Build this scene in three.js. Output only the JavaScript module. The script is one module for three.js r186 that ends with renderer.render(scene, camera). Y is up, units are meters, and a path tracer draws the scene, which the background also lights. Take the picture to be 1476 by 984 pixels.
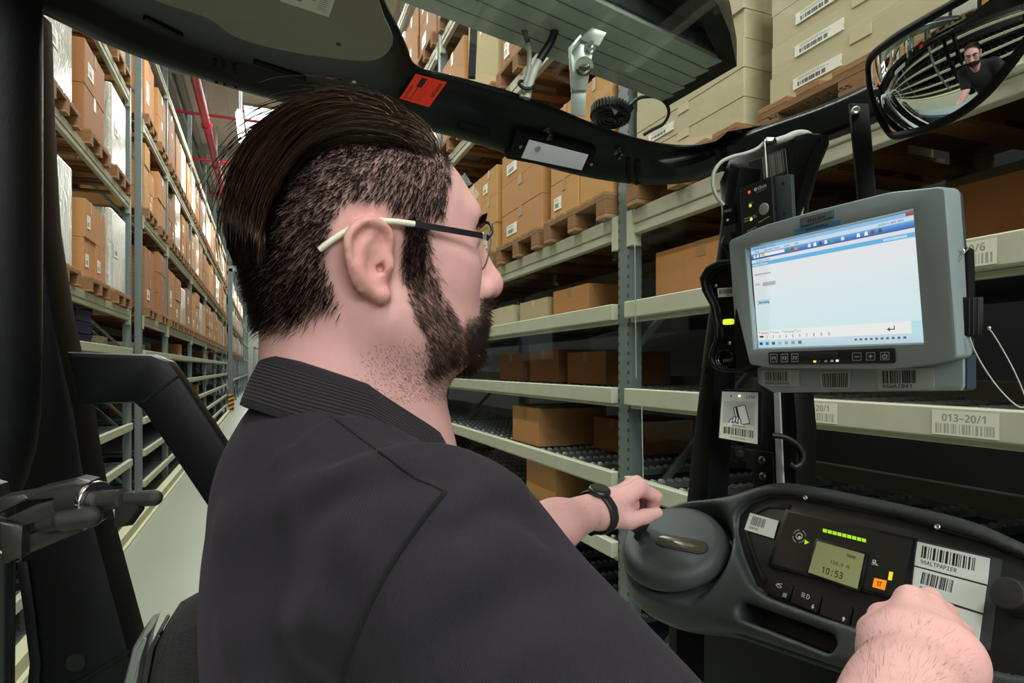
import * as THREE from 'three';
import { RectAreaLightUniformsLib } from 'three/addons/lights/RectAreaLightUniformsLib.js';
import { RoundedBoxGeometry } from 'three/addons/geometries/RoundedBoxGeometry.js';
import { mergeGeometries, mergeVertices, toCreasedNormals } from 'three/addons/utils/BufferGeometryUtils.js';
import { FontLoader } from 'three/addons/loaders/FontLoader.js';
import { TextGeometry } from 'three/addons/geometries/TextGeometry.js';
import { ImprovedNoise } from 'three/addons/math/ImprovedNoise.js';

// ---------------------------------------------------------------- camera, light, exposure
const F = 900, CX = 738, CY = 530, CAMH = 1.9, YAW = Math.atan(355 / F);   // focal length in pixels, horizon point, eye height, turn from the aisle
const scene = new THREE.Scene();
const camera = new THREE.PerspectiveCamera(2 * Math.atan(492 / F) * 180 / Math.PI, 1476 / 984, 0.03, 200);
camera.position.set(0, CAMH, 0);
camera.rotation.y = -YAW;
camera.setViewOffset(1476, 984, 0, -38, 1476, 984);
const renderer = new THREE.WebGLRenderer();
renderer.toneMapping = THREE.LinearToneMapping;
renderer.toneMappingExposure = 1.0;
renderer.shadowMap.enabled = true;
RectAreaLightUniformsLib.init();
scene.background = new THREE.Color(0.55, 0.6, 0.62);
const SKYLIGHT = 16, LAMP = 130, REAR = 7;                 // luminance of the roof lights and of the aisle lamps
const LIGHT_TINT = new THREE.Color(1.0, 0.985, 0.90);

// ---------------------------------------------------------------- helpers
const V3 = (x, y, z) => new THREE.Vector3(x, y, z);
function rngOf(seed) { let a = seed >>> 0; return () => { a = (a + 0x6D2B79F5) >>> 0; let t = Math.imul(a ^ (a >>> 15), 1 | a); t = (t + Math.imul(t ^ (t >>> 7), 61 | t)) ^ t; return ((t ^ (t >>> 14)) >>> 0) / 4294967296; }; }
const noise = new ImprovedNoise();
const nz = (x, y, z) => noise.noise(x, y, z);
const clamp = (x, a, b) => Math.min(b, Math.max(a, x));
const lerp = (a, b, t) => a + (b - a) * t;
const sstep = (a, b, x) => { const t = clamp((x - a) / (b - a), 0, 1); return t * t * (3 - 2 * t); };

// C-space: x right, y up, z backwards from the photographer's eye; the cab is modelled in it and turned as a whole
const CAB = new THREE.Matrix4().makeRotationY(-YAW).setPosition(0, CAMH, 0);
const P = (px, py, d) => V3((px - CX) / F * d, (CY - py) / F * d, -d);
const PY = (px, py, y) => P(px, py, F * y / (CY - py));          // where a sight line meets the height y
const TR = V3(Math.cos(YAW), 0, -Math.sin(YAW)), TU = V3(Math.sin(YAW), 0, Math.cos(YAW)), UP = V3(0, 1, 0);   // truck axes in C-space: across the aisle, back along the aisle

const used = new Map();
function numbered(name) { const n = used.get(name) ?? 0; used.set(name, n + 1); return n ? `${name}_${String(n).padStart(3, '0')}` : name; }
function tag(o, label, category, group, kind) {
  const d = {};
  if (label) d.label = label;
  if (category) d.category = category;
  if (group) d.group = group;
  if (kind) d.kind = kind;
  o.userData = d; return o;
}
function shadow(o) { o.castShadow = true; o.receiveShadow = true; return o; }
// a thing of the cab: a Group at a base point of C-space
function cab(name, label, category, base, group) {
  const o = new THREE.Group(); o.name = numbered(name);
  o.position.copy(base.clone().applyMatrix4(CAB)); o.rotation.y = -YAW;
  tag(o, label, category, group); o.__base = base.clone(); scene.add(o); return o;
}
// a thing of the hall: a Group in world coordinates
function hall(name, label, category, [x, y, z], group) {
  const o = new THREE.Group(); o.name = numbered(name); o.position.set(x, y, z);
  tag(o, label, category, group); o.__base = V3(0, 0, 0); scene.add(o); return o;
}
function part(name, geo, m, parent, label) {
  const g = Array.isArray(geo) ? merge(geo) : geo;
  const b = parent.__base ?? V3(0, 0, 0);
  if (!g.__moved) { g.translate(-b.x, -b.y, -b.z); g.__moved = true; }
  const o = shadow(new THREE.Mesh(g, m)); o.name = name; if (label) o.userData.label = label;
  o.__base = b; parent.add(o); return o;
}
function struct(name, geo, m) {
  const o = shadow(new THREE.Mesh(Array.isArray(geo) ? merge(geo) : geo, m)); o.name = numbered(name); o.userData.kind = 'structure'; scene.add(o); return o;
}
function merge(list) {
  const all = list.map((g) => {
    let q = g.index ? g.toNonIndexed() : g;
    for (const k of Object.keys(q.attributes)) if (!['position', 'normal', 'uv'].includes(k)) q.deleteAttribute(k);
    if (!q.attributes.uv) q.setAttribute('uv', new THREE.BufferAttribute(new Float32Array(q.attributes.position.count * 2), 2));
    if (!q.attributes.normal) q.computeVertexNormals();
    return q;
  });
  return mergeGeometries(all);
}
// uv in metres, laid on by the main direction of each face
function metric(g) {
  const q = g.index ? g.toNonIndexed() : g, p = q.attributes.position, n = new Float32Array(p.count * 2), a = V3(), b = V3(), c = V3();
  for (let i = 0; i < p.count; i += 3) {
    a.fromBufferAttribute(p, i); b.fromBufferAttribute(p, i + 1); c.fromBufferAttribute(p, i + 2);
    const nn = b.clone().sub(a).cross(c.clone().sub(a)); const x = Math.abs(nn.x), y = Math.abs(nn.y), z = Math.abs(nn.z);
    [a, b, c].forEach((v, k) => { const [u, w] = y >= x && y >= z ? [v.x, v.z] : x >= z ? [v.z, v.y] : [v.x, v.y]; n[(i + k) * 2] = u; n[(i + k) * 2 + 1] = w; });
  }
  q.setAttribute('uv', new THREE.BufferAttribute(n, 2)); return q;
}
// boxes
function box(w, h, d, x = 0, y = 0, z = 0) { const g = new THREE.BoxGeometry(w, h, d); g.translate(x, y, z); return metric(g); }
function rbox(w, h, d, r, x = 0, y = 0, z = 0, seg = 2) { const g = new RoundedBoxGeometry(w, h, d, seg, Math.min(r, w / 2.01, h / 2.01, d / 2.01)); g.translate(x, y, z); return metric(g); }
function tube(pts, r, seg = 24, rad = 8, closed = false) {
  return new THREE.TubeGeometry(new THREE.CatmullRomCurve3(pts, closed, 'centripetal'), seg, r, rad, closed);
}
// straight bar with square section along a-b
function bar(a, b, w, h, up = UP) {
  const dir = b.clone().sub(a), L = dir.length(); dir.normalize();
  const s = dir.clone().cross(up).normalize(), t = s.clone().cross(dir);
  const g = box(w, h, L); const m = new THREE.Matrix4().makeBasis(s, t, dir.clone().negate()).setPosition(a.clone().add(b).multiplyScalar(0.5));
  return g.applyMatrix4(m);
}
function rod(a, b, r0, r1 = r0, n = 14, open = false) {
  const dir = b.clone().sub(a), L = dir.length(); const g = new THREE.CylinderGeometry(r1, r0, L, n, 1, open);
  g.applyMatrix4(new THREE.Matrix4().makeRotationFromQuaternion(new THREE.Quaternion().setFromUnitVectors(UP, dir.normalize())).setPosition(a.clone().add(b).multiplyScalar(0.5)));
  return g;
}
function lathe(profile, origin, axis, n = 36) {
  const g = new THREE.LatheGeometry(profile.map(([r, y]) => new THREE.Vector2(r, y)), n);
  g.applyMatrix4(new THREE.Matrix4().makeRotationFromQuaternion(new THREE.Quaternion().setFromUnitVectors(UP, axis.clone().normalize())).setPosition(origin)); return g;
}
// a flat frame in C-space: origin o, right u, up v, out n
class Plane {
  constructor(o, u, n) { this.o = o.clone(); this.n = n.clone().normalize(); this.v = this.n.clone().cross(u).normalize(); this.u = this.v.clone().cross(this.n).normalize(); this.m = new THREE.Matrix4().makeBasis(this.u, this.v, this.n).setPosition(this.o); }
  px(x, y, lift = 0) { const r = P(x, y, 1), k = (this.o.dot(this.n) + lift) / r.dot(this.n), q = r.multiplyScalar(k).sub(this.o); return new THREE.Vector2(q.dot(this.u), q.dot(this.v)); }
  pt(x, y, z = 0) { return V3(x, y, z).applyMatrix4(this.m); }
  at(x, y, z = 0) { const q = this.px(x, y); return this.pt(q.x, q.y, z); }
  put(g) { return g.applyMatrix4(this.m); }
  // extruded outline given in pixels of the photograph, from depth z0 to z1 along n
  slab(pts, z0, z1, bevel = 0, curve = false) { return this.put(extrude(pts.map(([x, y]) => this.px(x, y)), z0, z1, bevel, curve)); }
  quad(pts, z, w = null) { // four corners TL TR BR BL in pixels, a thin sheet with uv 0..1
    const [a, b, c, d] = pts.map(([x, y]) => this.px(x, y)); const t = 0.0006;
    return this.put(sheet(a, b, c, d, z, t));
  }
}
function sheet(a, b, c, d, z, t) {
  const g = new THREE.BufferGeometry(); const v = [d, c, b, a]; const pos = [], uv = [], U = [[0, 0], [1, 0], [1, 1], [0, 1]];
  const push = (i, zz) => { pos.push(v[i].x, v[i].y, zz); uv.push(...U[i]); };
  for (const i of [0, 1, 2, 0, 2, 3]) push(i, z + t);
  for (const i of [0, 2, 1, 0, 3, 2]) push(i, z);
  for (let k = 0; k < 4; k++) { const j = (k + 1) % 4; push(k, z); push(j, z); push(j, z + t); push(k, z); push(j, z + t); push(k, z + t); }
  g.setAttribute('position', new THREE.Float32BufferAttribute(pos, 3)); g.setAttribute('uv', new THREE.Float32BufferAttribute(uv, 2)); g.computeVertexNormals(); return g;
}
function shapeOf(pts, curve = false) {
  const s = new THREE.Shape(); const a = THREE.ShapeUtils.area(pts) < 0 ? pts.slice().reverse() : pts;
  if (curve) { const c = new THREE.CatmullRomCurve3(a.map((p) => V3(p.x, p.y, 0)), true, 'centripetal').getPoints(a.length * 6); s.setFromPoints(c.slice(0, -1).map((p) => new THREE.Vector2(p.x, p.y))); } else s.setFromPoints(a);
  return s;
}
function extrude(pts, z0, z1, bevel = 0, curve = false) {
  const g = new THREE.ExtrudeGeometry(shapeOf(pts, curve), { depth: z1 - z0 - 2 * bevel, bevelEnabled: bevel > 0, bevelThickness: bevel, bevelSize: bevel, bevelOffset: -bevel, bevelSegments: 2, curveSegments: 12 });
  g.translate(0, 0, z0 + bevel); return toCreasedNormals(g, 0.6);
}
// round the corners of a polygon of Vector2
function rounded(pts, r, n = 5) {
  const out = [], L = pts.length;
  for (let i = 0; i < L; i++) {
    const p = pts[i], a = pts[(i + L - 1) % L], b = pts[(i + 1) % L];
    const da = a.clone().sub(p), db = b.clone().sub(p), rr = Math.min(r, da.length() * 0.48, db.length() * 0.48);
    const p0 = p.clone().add(da.setLength(rr)), p1 = p.clone().add(db.setLength(rr));
    for (let k = 0; k <= n; k++) { const t = k / n; out.push(new THREE.Vector2((1 - t) ** 2 * p0.x + 2 * t * (1 - t) * p.x + t * t * p1.x, (1 - t) ** 2 * p0.y + 2 * t * (1 - t) * p.y + t * t * p1.y)); }
  }
  return out;
}
const rect2 = (w, h, x = 0, y = 0) => [[-w / 2, -h / 2], [w / 2, -h / 2], [w / 2, h / 2], [-w / 2, h / 2]].map(([a, b]) => new THREE.Vector2(x + a, y + b));

// ---------------------------------------------------------------- textures and materials
function canvas(w, h, draw) {
  const c = document.createElement('canvas'); c.width = w; c.height = h; const g = c.getContext('2d'); draw(g, w, h);
  const t = new THREE.CanvasTexture(c); t.colorSpace = THREE.SRGBColorSpace; t.anisotropy = 4; return t;
}
function field(n, f, srgb = false, channels = 1) {     // tiling texture from f(u, v) -> grey or [r, g, b] in 0..1
  const d = new Uint8Array(n * n * 4);
  for (let j = 0; j < n; j++) for (let i = 0; i < n; i++) { const v = f(i / n, j / n, i, j), k = (j * n + i) * 4; for (let c = 0; c < 3; c++) d[k + c] = 255 * clamp(Array.isArray(v) ? v[c] : v, 0, 1); d[k + 3] = 255; }
  const t = new THREE.DataTexture(d, n, n, THREE.RGBAFormat); t.wrapS = t.wrapT = THREE.RepeatWrapping; t.magFilter = THREE.LinearFilter; t.minFilter = THREE.LinearMipmapLinearFilter; t.generateMipmaps = true; if (srgb) t.colorSpace = THREE.SRGBColorSpace; t.needsUpdate = true; return t;
}
const rep = (t, s, s2 = s) => { const q = t.clone(); q.repeat.set(1 / s, 1 / s2); q.needsUpdate = true; return q; };
const tileNoise = (u, v, f, seed = 0) => { // seamless fractal noise in 0..1
  let s = 0, a = 0.5; for (let o = 0; o < 4; o++) { const k = f * 2 ** o; const x = u * k, y = v * k; const w = (xx, yy) => nz(xx + seed, yy + seed * 1.7, seed + o);
    const fu = u, fv = v; s += a * ((w(x, y) * (1 - fu) + w(x - k, y) * fu) * (1 - fv) + (w(x, y - k) * (1 - fu) + w(x - k, y - k) * fu) * fv); a *= 0.5; } return s * 0.9 + 0.5; };
const rgb = (r, g, b) => new THREE.Color().setRGB(r, g, b);
const mat = (o) => new THREE.MeshStandardMaterial(o);
const phy = (o) => new THREE.MeshPhysicalMaterial(o);
const r0 = rngOf(11);
const T = {};
T.grain = field(256, () => r0());                                              // plastic leather grain
T.soft = field(256, (u, v) => tileNoise(u, v, 5, 3.1));
T.card = field(512, (u, v) => { const n = tileNoise(u, v, 6, 9.2), f = 0.5 + 0.5 * Math.sin(v * Math.PI * 2 * 64); return [0.93 + 0.1 * (n - 0.5) + 0.02 * f, 0.93 + 0.1 * (n - 0.5) + 0.02 * f, 0.93 + 0.11 * (n - 0.5) + 0.015 * f]; });
T.wood = field(512, (u, v) => { const g = tileNoise(u, v * 0.999, 4, 5.5), r = 0.5 + 0.5 * Math.sin((v * 26 + g * 5) * 2 * Math.PI); const s = 0.8 + 0.16 * r + 0.2 * (g - 0.5); return [s, s * 0.96, s * 0.9]; });
T.steel = field(256, (u, v) => { const n = tileNoise(u, v, 8, 2.2); return 0.9 + 0.18 * (n - 0.5); });
T.floor = field(512, (u, v) => { const n = tileNoise(u, v, 4, 7.7), m = tileNoise(u, v, 24, 1.3); return [0.92 + 0.14 * (n - 0.5) + 0.05 * (m - 0.5), 0.92 + 0.13 * (n - 0.5) + 0.05 * (m - 0.5), 0.9 + 0.16 * (n - 0.5) + 0.05 * (m - 0.5)]; });
const M = {};
M.black = phy({ specularIntensity: 0.4, color: rgb(0.0028, 0.0034, 0.0038), roughness: 0.45, bumpMap: rep(T.grain, 0.11), bumpScale: 0.00012 });
M.roofpaint = phy({ specularIntensity: 0.6, color: rgb(0.0045, 0.006, 0.0065), roughness: 0.30, bumpMap: rep(T.grain, 0.12), bumpScale: 0.00010 });
M.blackgloss = mat({ color: rgb(0.008, 0.009, 0.010), roughness: 0.18 });
M.rubber = mat({ color: rgb(0.012, 0.012, 0.012), roughness: 0.6 });
M.dash = mat({ color: rgb(0.030, 0.038, 0.038), roughness: 0.52, bumpMap: rep(T.grain, 0.09), bumpScale: 0.00016 });
M.dashdark = mat({ color: rgb(0.012, 0.0145, 0.015), roughness: 0.4, bumpMap: rep(T.grain, 0.07), bumpScale: 0.0001 });
M.lining = mat({ color: rgb(0.22, 0.212, 0.178), roughness: 0.7, bumpMap: rep(T.grain, 0.12), bumpScale: 0.0002 });
M.zinc = mat({ color: rgb(0.62, 0.66, 0.62), metalness: 0.9, roughness: 0.32, roughnessMap: null, map: rep(T.steel, 0.1) });
M.alu = mat({ color: rgb(0.46, 0.52, 0.49), metalness: 0.35, roughness: 0.35, map: rep(T.steel, 0.2) });
M.chrome = mat({ color: rgb(0.9, 0.9, 0.9), metalness: 1, roughness: 0.08 });
M.cableGrey = mat({ color: rgb(0.42, 0.45, 0.40), roughness: 0.45 });
M.cableBlack = mat({ color: rgb(0.012, 0.012, 0.012), roughness: 0.4 });
M.greyCase = mat({ color: rgb(0.29, 0.355, 0.37), roughness: 0.5, bumpMap: rep(T.grain, 0.08), bumpScale: 0.00012, metalness: 0.1 });
M.blueEdge = mat({ color: rgb(0.07, 0.10, 0.14), roughness: 0.35, metalness: 0.4 });
M.glass = phy({ color: rgb(0.95, 1.0, 0.97), transmission: 1, thickness: 0, roughness: 0.0, ior: 1.45, specularIntensity: 0.6 });
const print = (t, o = {}) => mat({ map: t, roughness: 0.5, ...o });
const font = (px, bold = '', fam = 'sans-serif') => `${bold} ${px}px ${fam}`.trim();
function bars(g, x, y, w, h, seed, col = '#16161c') {
  const r = rngOf(seed); g.fillStyle = col; let p = x; const u = w / 62;
  while (p < x + w) { const b = u * (1 + Math.floor(r() * 3)); g.fillRect(p, y, Math.min(b, x + w - p), h); p += b + u * (1 + Math.floor(r() * 2.2)); }
}
// ---------------------------------------------------------------- implicit surfaces (surface nets) for moulded and living forms
const smin = (a, b, k) => { const h = Math.max(k - Math.abs(a - b), 0) / k; return Math.min(a, b) - h * h * k * 0.25; };
const smax = (a, b, k) => -smin(-a, -b, k);
function sdCaps(p, a, b, ra, rb) {     // tapered capsule
  const bx = b.x - a.x, by = b.y - a.y, bz = b.z - a.z, px = p.x - a.x, py = p.y - a.y, pz = p.z - a.z;
  const h = clamp((px * bx + py * by + pz * bz) / (bx * bx + by * by + bz * bz), 0, 1);
  const x = px - bx * h, y = py - by * h, z = pz - bz * h; return Math.sqrt(x * x + y * y + z * z) - (ra + (rb - ra) * h);
}
function sdEll(p, c, rx, ry, rz) {
  const x = p.x - c.x, y = p.y - c.y, z = p.z - c.z; const k0 = Math.sqrt((x / rx) ** 2 + (y / ry) ** 2 + (z / rz) ** 2), k1 = Math.sqrt((x / rx ** 2) ** 2 + (y / ry ** 2) ** 2 + (z / rz ** 2) ** 2);
  return k1 < 1e-9 ? -Math.min(rx, ry, rz) : k0 * (k0 - 1) / k1;
}
const sdSph = (p, c, r) => Math.hypot(p.x - c.x, p.y - c.y, p.z - c.z) - r;
function sdPoly(x, y, v) {            // signed distance to a polygon of Vector2
  let d = 1e9, s = 1; const n = v.length;
  for (let i = 0, j = n - 1; i < n; j = i, i++) {
    const ex = v[j].x - v[i].x, ey = v[j].y - v[i].y, wx = x - v[i].x, wy = y - v[i].y, t = clamp((wx * ex + wy * ey) / (ex * ex + ey * ey), 0, 1);
    const bx = wx - ex * t, by = wy - ey * t; d = Math.min(d, bx * bx + by * by);
    const c1 = y >= v[i].y, c2 = y < v[j].y, c3 = ex * wy > ey * wx; if ((c1 && c2 && c3) || (!c1 && !c2 && !c3)) s = -s;
  }
  return s * Math.sqrt(d);
}
function nets(f, lo, hi, cell, lip = 1.0) {
  const nx = Math.ceil((hi.x - lo.x) / cell) + 1, ny = Math.ceil((hi.y - lo.y) / cell) + 1, nz_ = Math.ceil((hi.z - lo.z) / cell) + 1, B = 4;
  const val = new Float32Array(nx * ny * nz_).fill(1), p = V3(), at = (i, j, k) => (k * ny + j) * nx + i;
  for (let k = 0; k < nz_; k += B) for (let j = 0; j < ny; j += B) for (let i = 0; i < nx; i += B) {
    p.set(lo.x + (i + B / 2) * cell, lo.y + (j + B / 2) * cell, lo.z + (k + B / 2) * cell); const c = f(p), skip = Math.abs(c) > (B * 0.87 + 1) * cell * lip * 1.35;
    for (let c2 = k; c2 < Math.min(k + B, nz_); c2++) for (let b = j; b < Math.min(j + B, ny); b++) for (let a = i; a < Math.min(i + B, nx); a++) {
      if (skip) val[at(a, b, c2)] = c; else { p.set(lo.x + a * cell, lo.y + b * cell, lo.z + c2 * cell); val[at(a, b, c2)] = f(p); }
    }
  }
  const id = new Int32Array(nx * ny * nz_).fill(-1), pos = [], idx = []; const co = [[0, 0, 0], [1, 0, 0], [0, 1, 0], [1, 1, 0], [0, 0, 1], [1, 0, 1], [0, 1, 1], [1, 1, 1]], ed = [[0, 1], [2, 3], [4, 5], [6, 7], [0, 2], [1, 3], [4, 6], [5, 7], [0, 4], [1, 5], [2, 6], [3, 7]];
  const v = new Float64Array(8);
  for (let k = 0; k < nz_ - 1; k++) for (let j = 0; j < ny - 1; j++) for (let i = 0; i < nx - 1; i++) {
    let m = 0; for (let c = 0; c < 8; c++) { v[c] = val[at(i + co[c][0], j + co[c][1], k + co[c][2])]; if (v[c] < 0) m |= 1 << c; }
    if (m === 0 || m === 255) continue; let x = 0, y = 0, z = 0, n = 0;
    for (const [a, b] of ed) { if ((v[a] < 0) === (v[b] < 0)) continue; const t = v[a] / (v[a] - v[b]); x += co[a][0] + (co[b][0] - co[a][0]) * t; y += co[a][1] + (co[b][1] - co[a][1]) * t; z += co[a][2] + (co[b][2] - co[a][2]) * t; n++; }
    id[at(i, j, k)] = pos.length / 3; pos.push(lo.x + (i + x / n) * cell, lo.y + (j + y / n) * cell, lo.z + (k + z / n) * cell);
  }
  const quad = (a, b, c, d, flip) => { if (a < 0 || b < 0 || c < 0 || d < 0) return; if (flip) idx.push(a, c, b, a, d, c); else idx.push(a, b, c, a, c, d); };
  for (let k = 1; k < nz_ - 1; k++) for (let j = 1; j < ny - 1; j++) for (let i = 1; i < nx - 1; i++) {
    const s = val[at(i, j, k)] < 0;
    if (s !== (val[at(i + 1, j, k)] < 0)) quad(id[at(i, j - 1, k - 1)], id[at(i, j, k - 1)], id[at(i, j, k)], id[at(i, j - 1, k)], !s);
    if (s !== (val[at(i, j + 1, k)] < 0)) quad(id[at(i - 1, j, k - 1)], id[at(i - 1, j, k)], id[at(i, j, k)], id[at(i, j, k - 1)], !s);
    if (s !== (val[at(i, j, k + 1)] < 0)) quad(id[at(i - 1, j - 1, k)], id[at(i, j - 1, k)], id[at(i, j, k)], id[at(i - 1, j, k)], !s);
  }
  const g = new THREE.BufferGeometry(); g.setAttribute('position', new THREE.Float32BufferAttribute(pos, 3)); g.setIndex(idx); g.computeVertexNormals(); return g;
}
// march a sight line to a distance field; null where it misses
function march(f, px, py, from = 0.2, to = 1.6) { const r = P(px, py, 1), L = r.length(), q = V3(); let t = from; for (let i = 0; i < 160; i++) { q.copy(r).multiplyScalar(t); const d = f(q); if (d < 0.0003) return q.clone(); t += Math.max(d * 0.8, 0.0004) / L; if (t > to) return null; } return null; }
function gradient(f, p, e = 0.001) { const q = p.clone(), g = V3(); for (const k of ['x', 'y', 'z']) { q[k] = p[k] + e; const a = f(q); q[k] = p[k] - e; g[k] = a - f(q); q[k] = p[k]; } return g.normalize(); }
// ---------------------------------------------------------------- the hall: shell, roof lights, lamps, pipes
M.floor = mat({ color: rgb(0.30, 0.335, 0.26), roughness: 0.34, map: rep(T.floor, 5) });
M.wall = mat({ color: rgb(0.50, 0.52, 0.47), roughness: 0.8, map: rep(T.steel, 3) });
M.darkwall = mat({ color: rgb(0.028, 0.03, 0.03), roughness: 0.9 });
M.ceil = mat({ color: rgb(0.78, 0.77, 0.68), roughness: 0.85, map: rep(T.steel, 2) });
M.red = mat({ color: rgb(0.52, 0.015, 0.04), roughness: 0.38 });
M.girder = mat({ color: rgb(0.36, 0.38, 0.36), roughness: 0.6 });
M.duct = mat({ color: rgb(0.55, 0.58, 0.56), metalness: 0.7, roughness: 0.35 });
M.sky = mat({ color: rgb(0.8, 0.8, 0.8), roughness: 0.5, emissive: rgb(0.9, 1.0, 1.0), emissiveIntensity: 2.2 });
M.lampglow = mat({ color: rgb(0.8, 0.8, 0.75), emissive: rgb(1, 0.98, 0.86), emissiveIntensity: 5 });
M.lampcase = mat({ color: rgb(0.5, 0.5, 0.48), roughness: 0.5 });
M.lightgrey = mat({ color: rgb(0.46, 0.49, 0.46), roughness: 0.5 });

const HALL = { x0: -4.4, x1: 4.8, z0: -76, z1: 8, top: 9.3 };
struct('floor', box(9.6, 0.2, 85, 0.2, -0.1, -34), M.floor);
{
  // ceiling with openings for the roof lights
  const sky = []; for (let z = 4; z > -74; z -= 6) sky.push(z);
  const g = []; let zz = HALL.z1;
  for (const z of sky) { g.push(box(9.6, 0.16, zz - (z + 1), 0.2, HALL.top + 0.08, (zz + z + 1) / 2)); g.push(box(4.0, 0.16, 2, -2.6, HALL.top + 0.08, z)); g.push(box(3.2, 0.16, 2, 3.4, HALL.top + 0.08, z)); zz = z - 1; }
  g.push(box(9.6, 0.16, zz - HALL.z0, 0.2, HALL.top + 0.08, (zz + HALL.z0) / 2));
  struct('ceiling', g, M.ceil);
  const seam = []; for (let x = -4; x < 4.7; x += 0.5) if (x < -0.62 || x > 1.85) seam.push(box(0.03, 0.05, 88, x, HALL.top - 0.02, -31.5));
  struct('ceiling_seams', seam, M.ceil);
  sky.forEach((z, i) => {
    const w = new THREE.Group(); w.name = numbered('window'); w.userData.kind = 'structure'; w.position.set(0.6, HALL.top, z); w.__base = V3(0, 0, 0); scene.add(w);
    part('diffuser', box(2.36, 0.03, 1.96, 0, 0.1, 0), M.sky, w);
    part('window_frame', [box(0.06, 0.2, 2, -1.2, 0.05, 0), box(0.06, 0.2, 2, 1.2, 0.05, 0), box(2.4, 0.2, 0.06, 0, 0.05, 1), box(2.4, 0.2, 0.06, 0, 0.05, -1)], M.lightgrey, w);
    const l = new THREE.RectAreaLight(new THREE.Color(0.93, 1.0, 0.98), SKYLIGHT, 2.2, 1.8); l.position.set(0.6, HALL.top + 0.07, z); l.rotation.x = -Math.PI / 2; l.castShadow = true; scene.add(l);
  });
  const purl = []; for (let z = 7; z > -76; z -= 6) purl.push(box(9.2, 0.28, 0.14, 0.2, HALL.top - 0.14, z));
  purl.forEach((g2) => struct('roof_beam', g2, M.girder));
  struct('roof_gutter', [box(0.42, 0.34, 88, -2.35, HALL.top - 0.2, -31.5), box(0.12, 0.16, 88, -2.0, HALL.top - 0.1, -31.5)], M.girder);
}
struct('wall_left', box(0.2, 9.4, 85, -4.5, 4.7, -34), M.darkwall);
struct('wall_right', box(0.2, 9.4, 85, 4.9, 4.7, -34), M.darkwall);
struct('wall_end', box(9.6, 9.4, 0.2, 0.2, 4.7, -76), M.wall);
{ // rear wall of the hall behind the photographer: a high glazed strip
  struct('wall_rear', [box(9.6, 3.9, 0.2, 0.2, 1.95, 8.1), box(9.6, 1.6, 0.2, 0.2, 8.6, 8.1), box(1.0, 3.9, 0.2, -4.1, 5.85, 8.1), box(1.0, 3.9, 0.2, 4.5, 5.85, 8.1)], M.wall);
  const w = new THREE.Group(); w.name = 'window_rear'; w.userData.kind = 'structure'; w.position.set(0.2, 5.85, 8.1); w.__base = V3(0, 0, 0); scene.add(w);
  part('glazing', box(7.6, 3.9, 0.03, 0, 0, 0.05), M.sky, w); for (let i = -2; i <= 2; i++) part('window_bar', box(0.08, 3.9, 0.14, i * 1.9, 0, 0), M.lightgrey, w); for (let i = -1; i <= 1; i++) part('window_bar', box(7.6, 0.08, 0.14, 0, i * 1.93, 0), M.lightgrey, w);
  const l = new THREE.RectAreaLight(new THREE.Color(0.98, 1.0, 0.97), REAR, 7.4, 3.7); l.position.set(0.2, 5.85, 7.95); l.castShadow = true; scene.add(l);
}
{
  const d = new THREE.Group(); d.name = 'door_1'; d.userData.kind = 'structure'; d.position.set(0.35, 0, -75.9); d.__base = V3(0, 0, 0); scene.add(d);
  part('door_leaf', [0, 1, 2, 3, 4].map((k) => box(2.7, 0.78, 0.08, 0, 0.4 + 0.8 * k, 0.02)), M.lightgrey, d);
  part('door_frame', [box(0.2, 4.2, 0.2, -1.5, 2.1, 0.05), box(0.2, 4.2, 0.2, 1.5, 2.1, 0.05), box(3.2, 0.25, 0.2, 0, 4.2, 0.05)], M.girder, d);
  part('window_slats', [0, 1, 2, 3].map((k) => box(2.3, 0.12, 0.05, 0, 2.35 + 0.24 * k, 0.09)), M.darkwall, d);
  const s = hall('door_sign', 'small white sign board on the far roller door', 'sign', [0.6, 2.25, -75.78]);
  part('board', box(1.2, 0.3, 0.04), mat({ color: rgb(0.8, 0.85, 0.85), roughness: 0.5 }), s);
}
// aisle lamps
const lampZ = []; for (let z = 2.2; z > -74; z -= 5.8) lampZ.push(z);
lampZ.forEach((z, i) => {
  const o = hall('ceiling_lamp', i === 3 ? 'slim white tube lamp hanging over the aisle beside the red main' : i < 3 ? ['slim white tube lamp behind the photographer', 'slim white tube lamp right above the truck cab', 'slim white tube lamp just ahead of the cab roof'][i] : `small distant tube lamp, ${['first', 'second', 'third', 'fourth', 'fifth', 'sixth', 'seventh', 'eighth', 'ninth', 'tenth'][i - 4]} beyond the lamp beside the red main`, 'lamp', [-0.52, 7.25, z], 'row of tube lamps over the aisle');
  part('tube', [tube([V3(0, 0, -0.85), V3(0, 0, 0.85)], 0.075, 2, 12), new THREE.SphereGeometry(0.075, 12, 8).translate(0, 0, -0.85), new THREE.SphereGeometry(0.075, 12, 8).translate(0, 0, 0.85)], M.lampglow, o);
  part('case', box(0.1, 0.05, 1.6, 0, 0.1, 0), M.lampcase, o);
  part('hanger', box(0.03, 1.95, 0.03, 0, 1.05, -0.6), M.lampcase, o); part('hanger', box(0.03, 1.95, 0.03, 0, 1.05, 0.6), M.lampcase, o);
  const l = new THREE.RectAreaLight(LIGHT_TINT, LAMP, 0.16, 1.6); l.position.set(-0.52, 7.16, z); l.rotation.x = -Math.PI / 2; l.castShadow = true; scene.add(l);
});
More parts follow.
